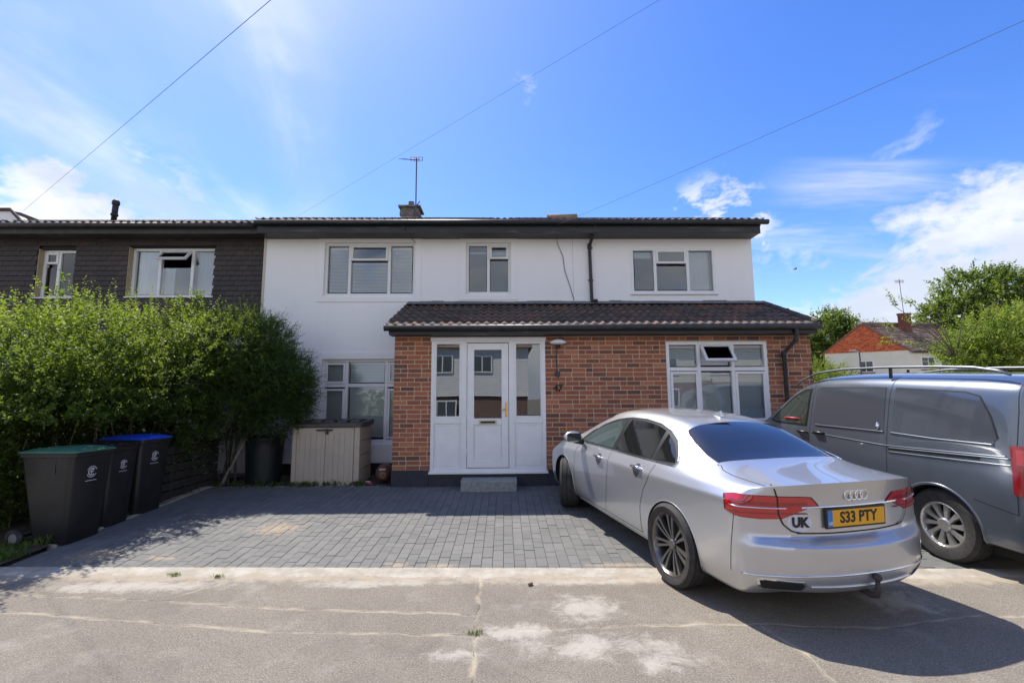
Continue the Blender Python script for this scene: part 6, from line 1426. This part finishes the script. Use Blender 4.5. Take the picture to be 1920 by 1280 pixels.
# trees
def tree(name, label, base, h, trunk_r, blobs, ntw, nl, slen, ll, lw, m_, seed, group=None, **k):
    t = thing(name, base, label, 'tree', group); bz_ = Vector(base)
    crown([(b[0] + base[0], b[1] + base[1], b[2], *b[3:]) for b in blobs], ntw, nl, slen, ll, lw, m_, 'crown', t, seed, **k)
    m = MB(); c_ = Vector((base[0], base[1], h * .45)); m.tube([bz_ - Vector((0, 0, .3)), bz_.lerp(c_, .5) + Vector((.1, 0, 0)), c_], [trunk_r, trunk_r * .8, trunk_r * .6], 10)
    rr = random.Random(seed)
    for b in blobs:
        for q in range(3):
            e = Vector((b[0] + base[0] + rr.uniform(-.6, .6) * b[3], b[1] + base[1] + rr.uniform(-.6, .6) * b[4], b[2] + rr.uniform(-.3, .7) * b[5])); st0 = bz_.lerp(c_, rr.uniform(.6, 1)); mid = st0.lerp(e, .5) + Vector((rr.uniform(-.2, .2), rr.uniform(-.2, .2), rr.uniform(0, .3))); m.tube([st0, mid, e], [trunk_r * .45, trunk_r * .25, trunk_r * .06], 6)
    m.build('trunk', M_bark, t); return t
tree('loose_leaf_tree', 'loose dark green tree standing between the brick porch and the gabled house', (31.0, 44, 0), 9.3, .3,
     [(0, 0, 7.2, 3.0, 2.2, 2.3), (-1.8, 0, 5.8, 2.3, 2, 2.2), (2.6, 0, 6.4, 2.3, 2, 1.8), (1.0, 0, 8.3, 1.8, 1.5, 1.1), (4.2, 0, 7.0, 1.3, 1.3, 1.0), (0, 0, 4.2, 3.5, 2, 2.2), (-2.0, 0, 3.0, 2.2, 2, 2.2)], 2600, 12, .8, .34, .16, M_treeleaf, 31, inner=.35, lump=.35, gap=.35)
tree('round_bush', 'low yellowish green bush beyond the brick porch corner', (25.2, 38, 0), 3.6, .15, [(0, 0, 2.6, 2.2, 1.6, 1.9), (2.2, 0.5, 2.3, 1.6, 1.4, 1.6)], 1400, 12, .5, .16, .09, M_yellowleaf, 32, agef=lambda p, t: t * .2)
tree('tall_dark_tree', 'tall full dark green tree behind the yellowish one at the right edge', (42.9, 40, 0), 12.5, .4,
     [(-1.0, 0, 9.6, 3.4, 2.6, 3.0), (2.2, 0, 9.3, 3.2, 2.6, 2.9), (5.5, 0, 8.8, 3.0, 2.6, 2.8), (-3.6, 0, 7.8, 2.2, 2, 2.2), (1, -1, 6.0, 5.0, 2.6, 3.0), (6.5, 0, 6.0, 3.5, 2.6, 3.0)], 6200, 12, .8, .30, .19, M_treeleaf, 33, inner=.72, lump=.28)
tree('yellowish_tree', 'light yellowish green tree over the van roof at the right edge', (18.0, 15.8, 0), 5.3, .14,
     [(-1.0, 0, 3.2, 1.7, 1.2, 1.25), (.8, 0, 3.5, 1.7, 1.2, 1.35), (-.1, -.2, 2.6, 2.3, 1.2, 1.1), (2.3, .3, 3.2, 1.6, 1.2, 1.3), (-2.0, 0, 2.7, 1.0, .9, .9)], 4300, 12, .42, .125, .066, M_yellowleaf, 34, inner=.55, lump=.30, gap=.75, agef=lambda p, t: np.clip(n3(p, 1.1, 4) * .8 + .1, 0, 1) * t)
# the loose shoots of that tree against the sky
base = np.array([[14.25, 15.3, 4.4], [14.35, 15.3, 4.9], [14.0, 15.3, 4.0], [13.75, 15.3, 4.65], [13.05, 15.2, 4.55], [12.95, 15.2, 3.75], [13.7, 15.2, 3.3], [12.4, 15.2, 3.35], [15.6, 15.3, 4.7], [16.8, 15.3, 4.9]]); dd = unit(np.array([[-.1, 0, 1.], [.3, 0, .8], [-1, 0, .5], [-.9, 0, .6], [-.4, 0, 1], [-.7, 0, .7], [-1, 0, .3], [.9, 0, .0], [.1, 0, 1], [.2, 0, 1]]))
a = sprays(np.repeat(base, 3, 0) + rng.normal(size=(30, 3)) * .05, unit(np.repeat(dd, 3, 0) + rng.normal(size=(30, 3)) * .15), 16, rng.uniform(.4, .75, 30), .12, .055)
yt = [o for o in COL.objects if o.name == 'yellowish_tree'][0]; place('young_shoots', leaf_mesh('young_shoots', a[0], a[1], a[2], a[3], a[4], a[5] * .4, M_yellowleaf), yt, kind='stuff')
m = MB()
for bpt, d_ in zip(base, dd):
    e = Vector(bpt) + Vector(d_) * .6; m.tube([Vector((15.3, 15.6, 2.9)), Vector((15.3, 15.6, 2.9)).lerp(Vector(bpt), .6) + Vector((0, 0, .15)), Vector(bpt), e], [.02, .014, .008, .003], 5)
m.build('twigs', M_bark, yt)
# overhead wires to a pole behind the viewer
def wire(name, a, b, r, label, sag=.25):
    m = MB(); pts = []
    a, b = Vector(a), Vector(b)
    for i in range(41): f = i / 40; p = a.lerp(b, f); p.z -= sag * 4 * f * (1 - f); pts.append(p)
    m.tube(pts, r, 6); o = m.build(name, mat('grey_cable', (0.12, 0.12, 0.15), .6)); tag(o, label, 'cable'); return o
def beyond(a, b, k): a, b = Vector(a), Vector(b); return a + (b - a) * k
wire('overhead_wire', (-15.75, 15.0, 7.74), beyond((-15.75, 15.0, 7.74), (-2.12, 4.0, 5.35), 1.10), .0030, 'overhead cable rising from the far left roof', .0)
wire('overhead_wire', (-4.52, 8.97, 4.90), beyond((-4.52, 8.97, 4.90), (1.333, 3.5, 4.90), 1.10), .0014, 'thin overhead cable from the left end of the black fascia', .0)
wire('overhead_wire', (1.07, 8.97, 5.02), beyond((1.07, 8.97, 5.02), (5.0, 4.0, 5.18), 1.1), .0028, 'overhead cable from the fascia above the drainpipe to the upper right corner', .03)
bd = MB(); c_ = Vector((12.84, 20, 7.16)); bd.add([c_ + Vector(v) for v in ((-.10, 0, 0), (.10, 0, .01), (0, 0, .05), (0, 0, -.03), (.16, .1, .13), (.05, .1, .0), (.02, -.1, .05), (-.05, -.1, -.06))], [(0, 2, 1), (0, 1, 3), (2, 4, 5), (0, 6, 7), (2, 1, 4)])
o = bd.build('bird', M_black); tag(o, 'small dark bird flying in the sky over the van', 'bird')

# the street's other side, which the windows mirror
ow = thing('weatherboard_house', (-2, -16, 0), 'white weatherboarded house mirrored in the glass of the porch door', 'house')
m = MB(); m.prism([(-6, 0), (1.6, 0), (1.6, 5.0), (-2.2, 7.2), (-6, 5.0)], 'y', -24, -16); m.build('wall', noisy('brown_lower_wall', (.20, .13, .10), (.15, .10, .08), 3, .9), ow)
m = MB()
for i in range(26): z = 1.75 + i * .14; m.prism([(-15.86, z), (-15.92, z), (-15.90, z + .136), (-15.88, z + .136)], 'x', -6.02, 1.62)
m.build('weatherboards', noisy('white_boards', (.74, .74, .72), (.68, .68, .66), 3, .7), ow)
m = MB(); m.prism([(-25, 5.0), (-15.5, 5.0), (-20, 7.4)], 'x', -6.3, 1.9); m.build('roof', M_rt, ow)
for wx, wz in ((-4.9, 3.3), (-2.2, 3.3), (-4.6, .3)):
    m = MB(); m.box(wx, wx + 1.4, -15.84, -15.78, wz, wz + 1.2); f_ = m.build('window', M_upvc, ow); m = MB(); m.box(wx + .1, wx + .66, -15.775, -15.765, wz + .1, wz + 1.1); m.box(wx + .74, wx + 1.3, -15.775, -15.765, wz + .1, wz + 1.1); m.build('pane', mat('grey_pane', (.09, .11, .12), .1), f_)
o2 = thing('opposite_terrace', (16, -17, 0), 'brick terrace with pale upper wall mirrored in the windows on the right', 'house')
m = MB(); m.box(9, 26, -25, -17, 0, 2.6); m.build('lower_wall', noisy('red_brick_wall', (.30, .12, .08), (.24, .10, .07), 3, .9), o2)
m = MB(); m.box(9, 26, -25, -17, 2.6, 5.0); m.build('upper_wall', M_cream, o2); m = MB(); m.prism([(-25.3, 5.0), (-16.6, 5.0), (-21, 7.3)], 'x', 8.8, 26.2); m.build('roof', M_rt, o2)
for wx in (10.5, 14.5, 18.5, 22.5):
    for wz in (.9, 3.1): m = MB(); m.box(wx, wx + 1.8, -16.99, -16.95, wz, wz + 1.3); f_ = m.build('window', M_upvc, o2); m = MB(); m.box(wx + .1, wx + .86, -16.945, -16.94, wz + .1, wz + 1.2); m.box(wx + .94, wx + 1.7, -16.945, -16.94, wz + .1, wz + 1.2); m.build('pane', M_tint2, f_)
og = thing('opposite_hedge', (-9.5, -10, 0), 'bright green hedge mirrored in the ground floor window behind the storage box', 'hedge')
crown([(-12 + i * 1.2, -10.5, .9, .9, .7, 1.1) for i in range(6)], 1800, 12, .3, .10, .06, M_yellowleaf, 'foliage', og, 41, inner=.7)
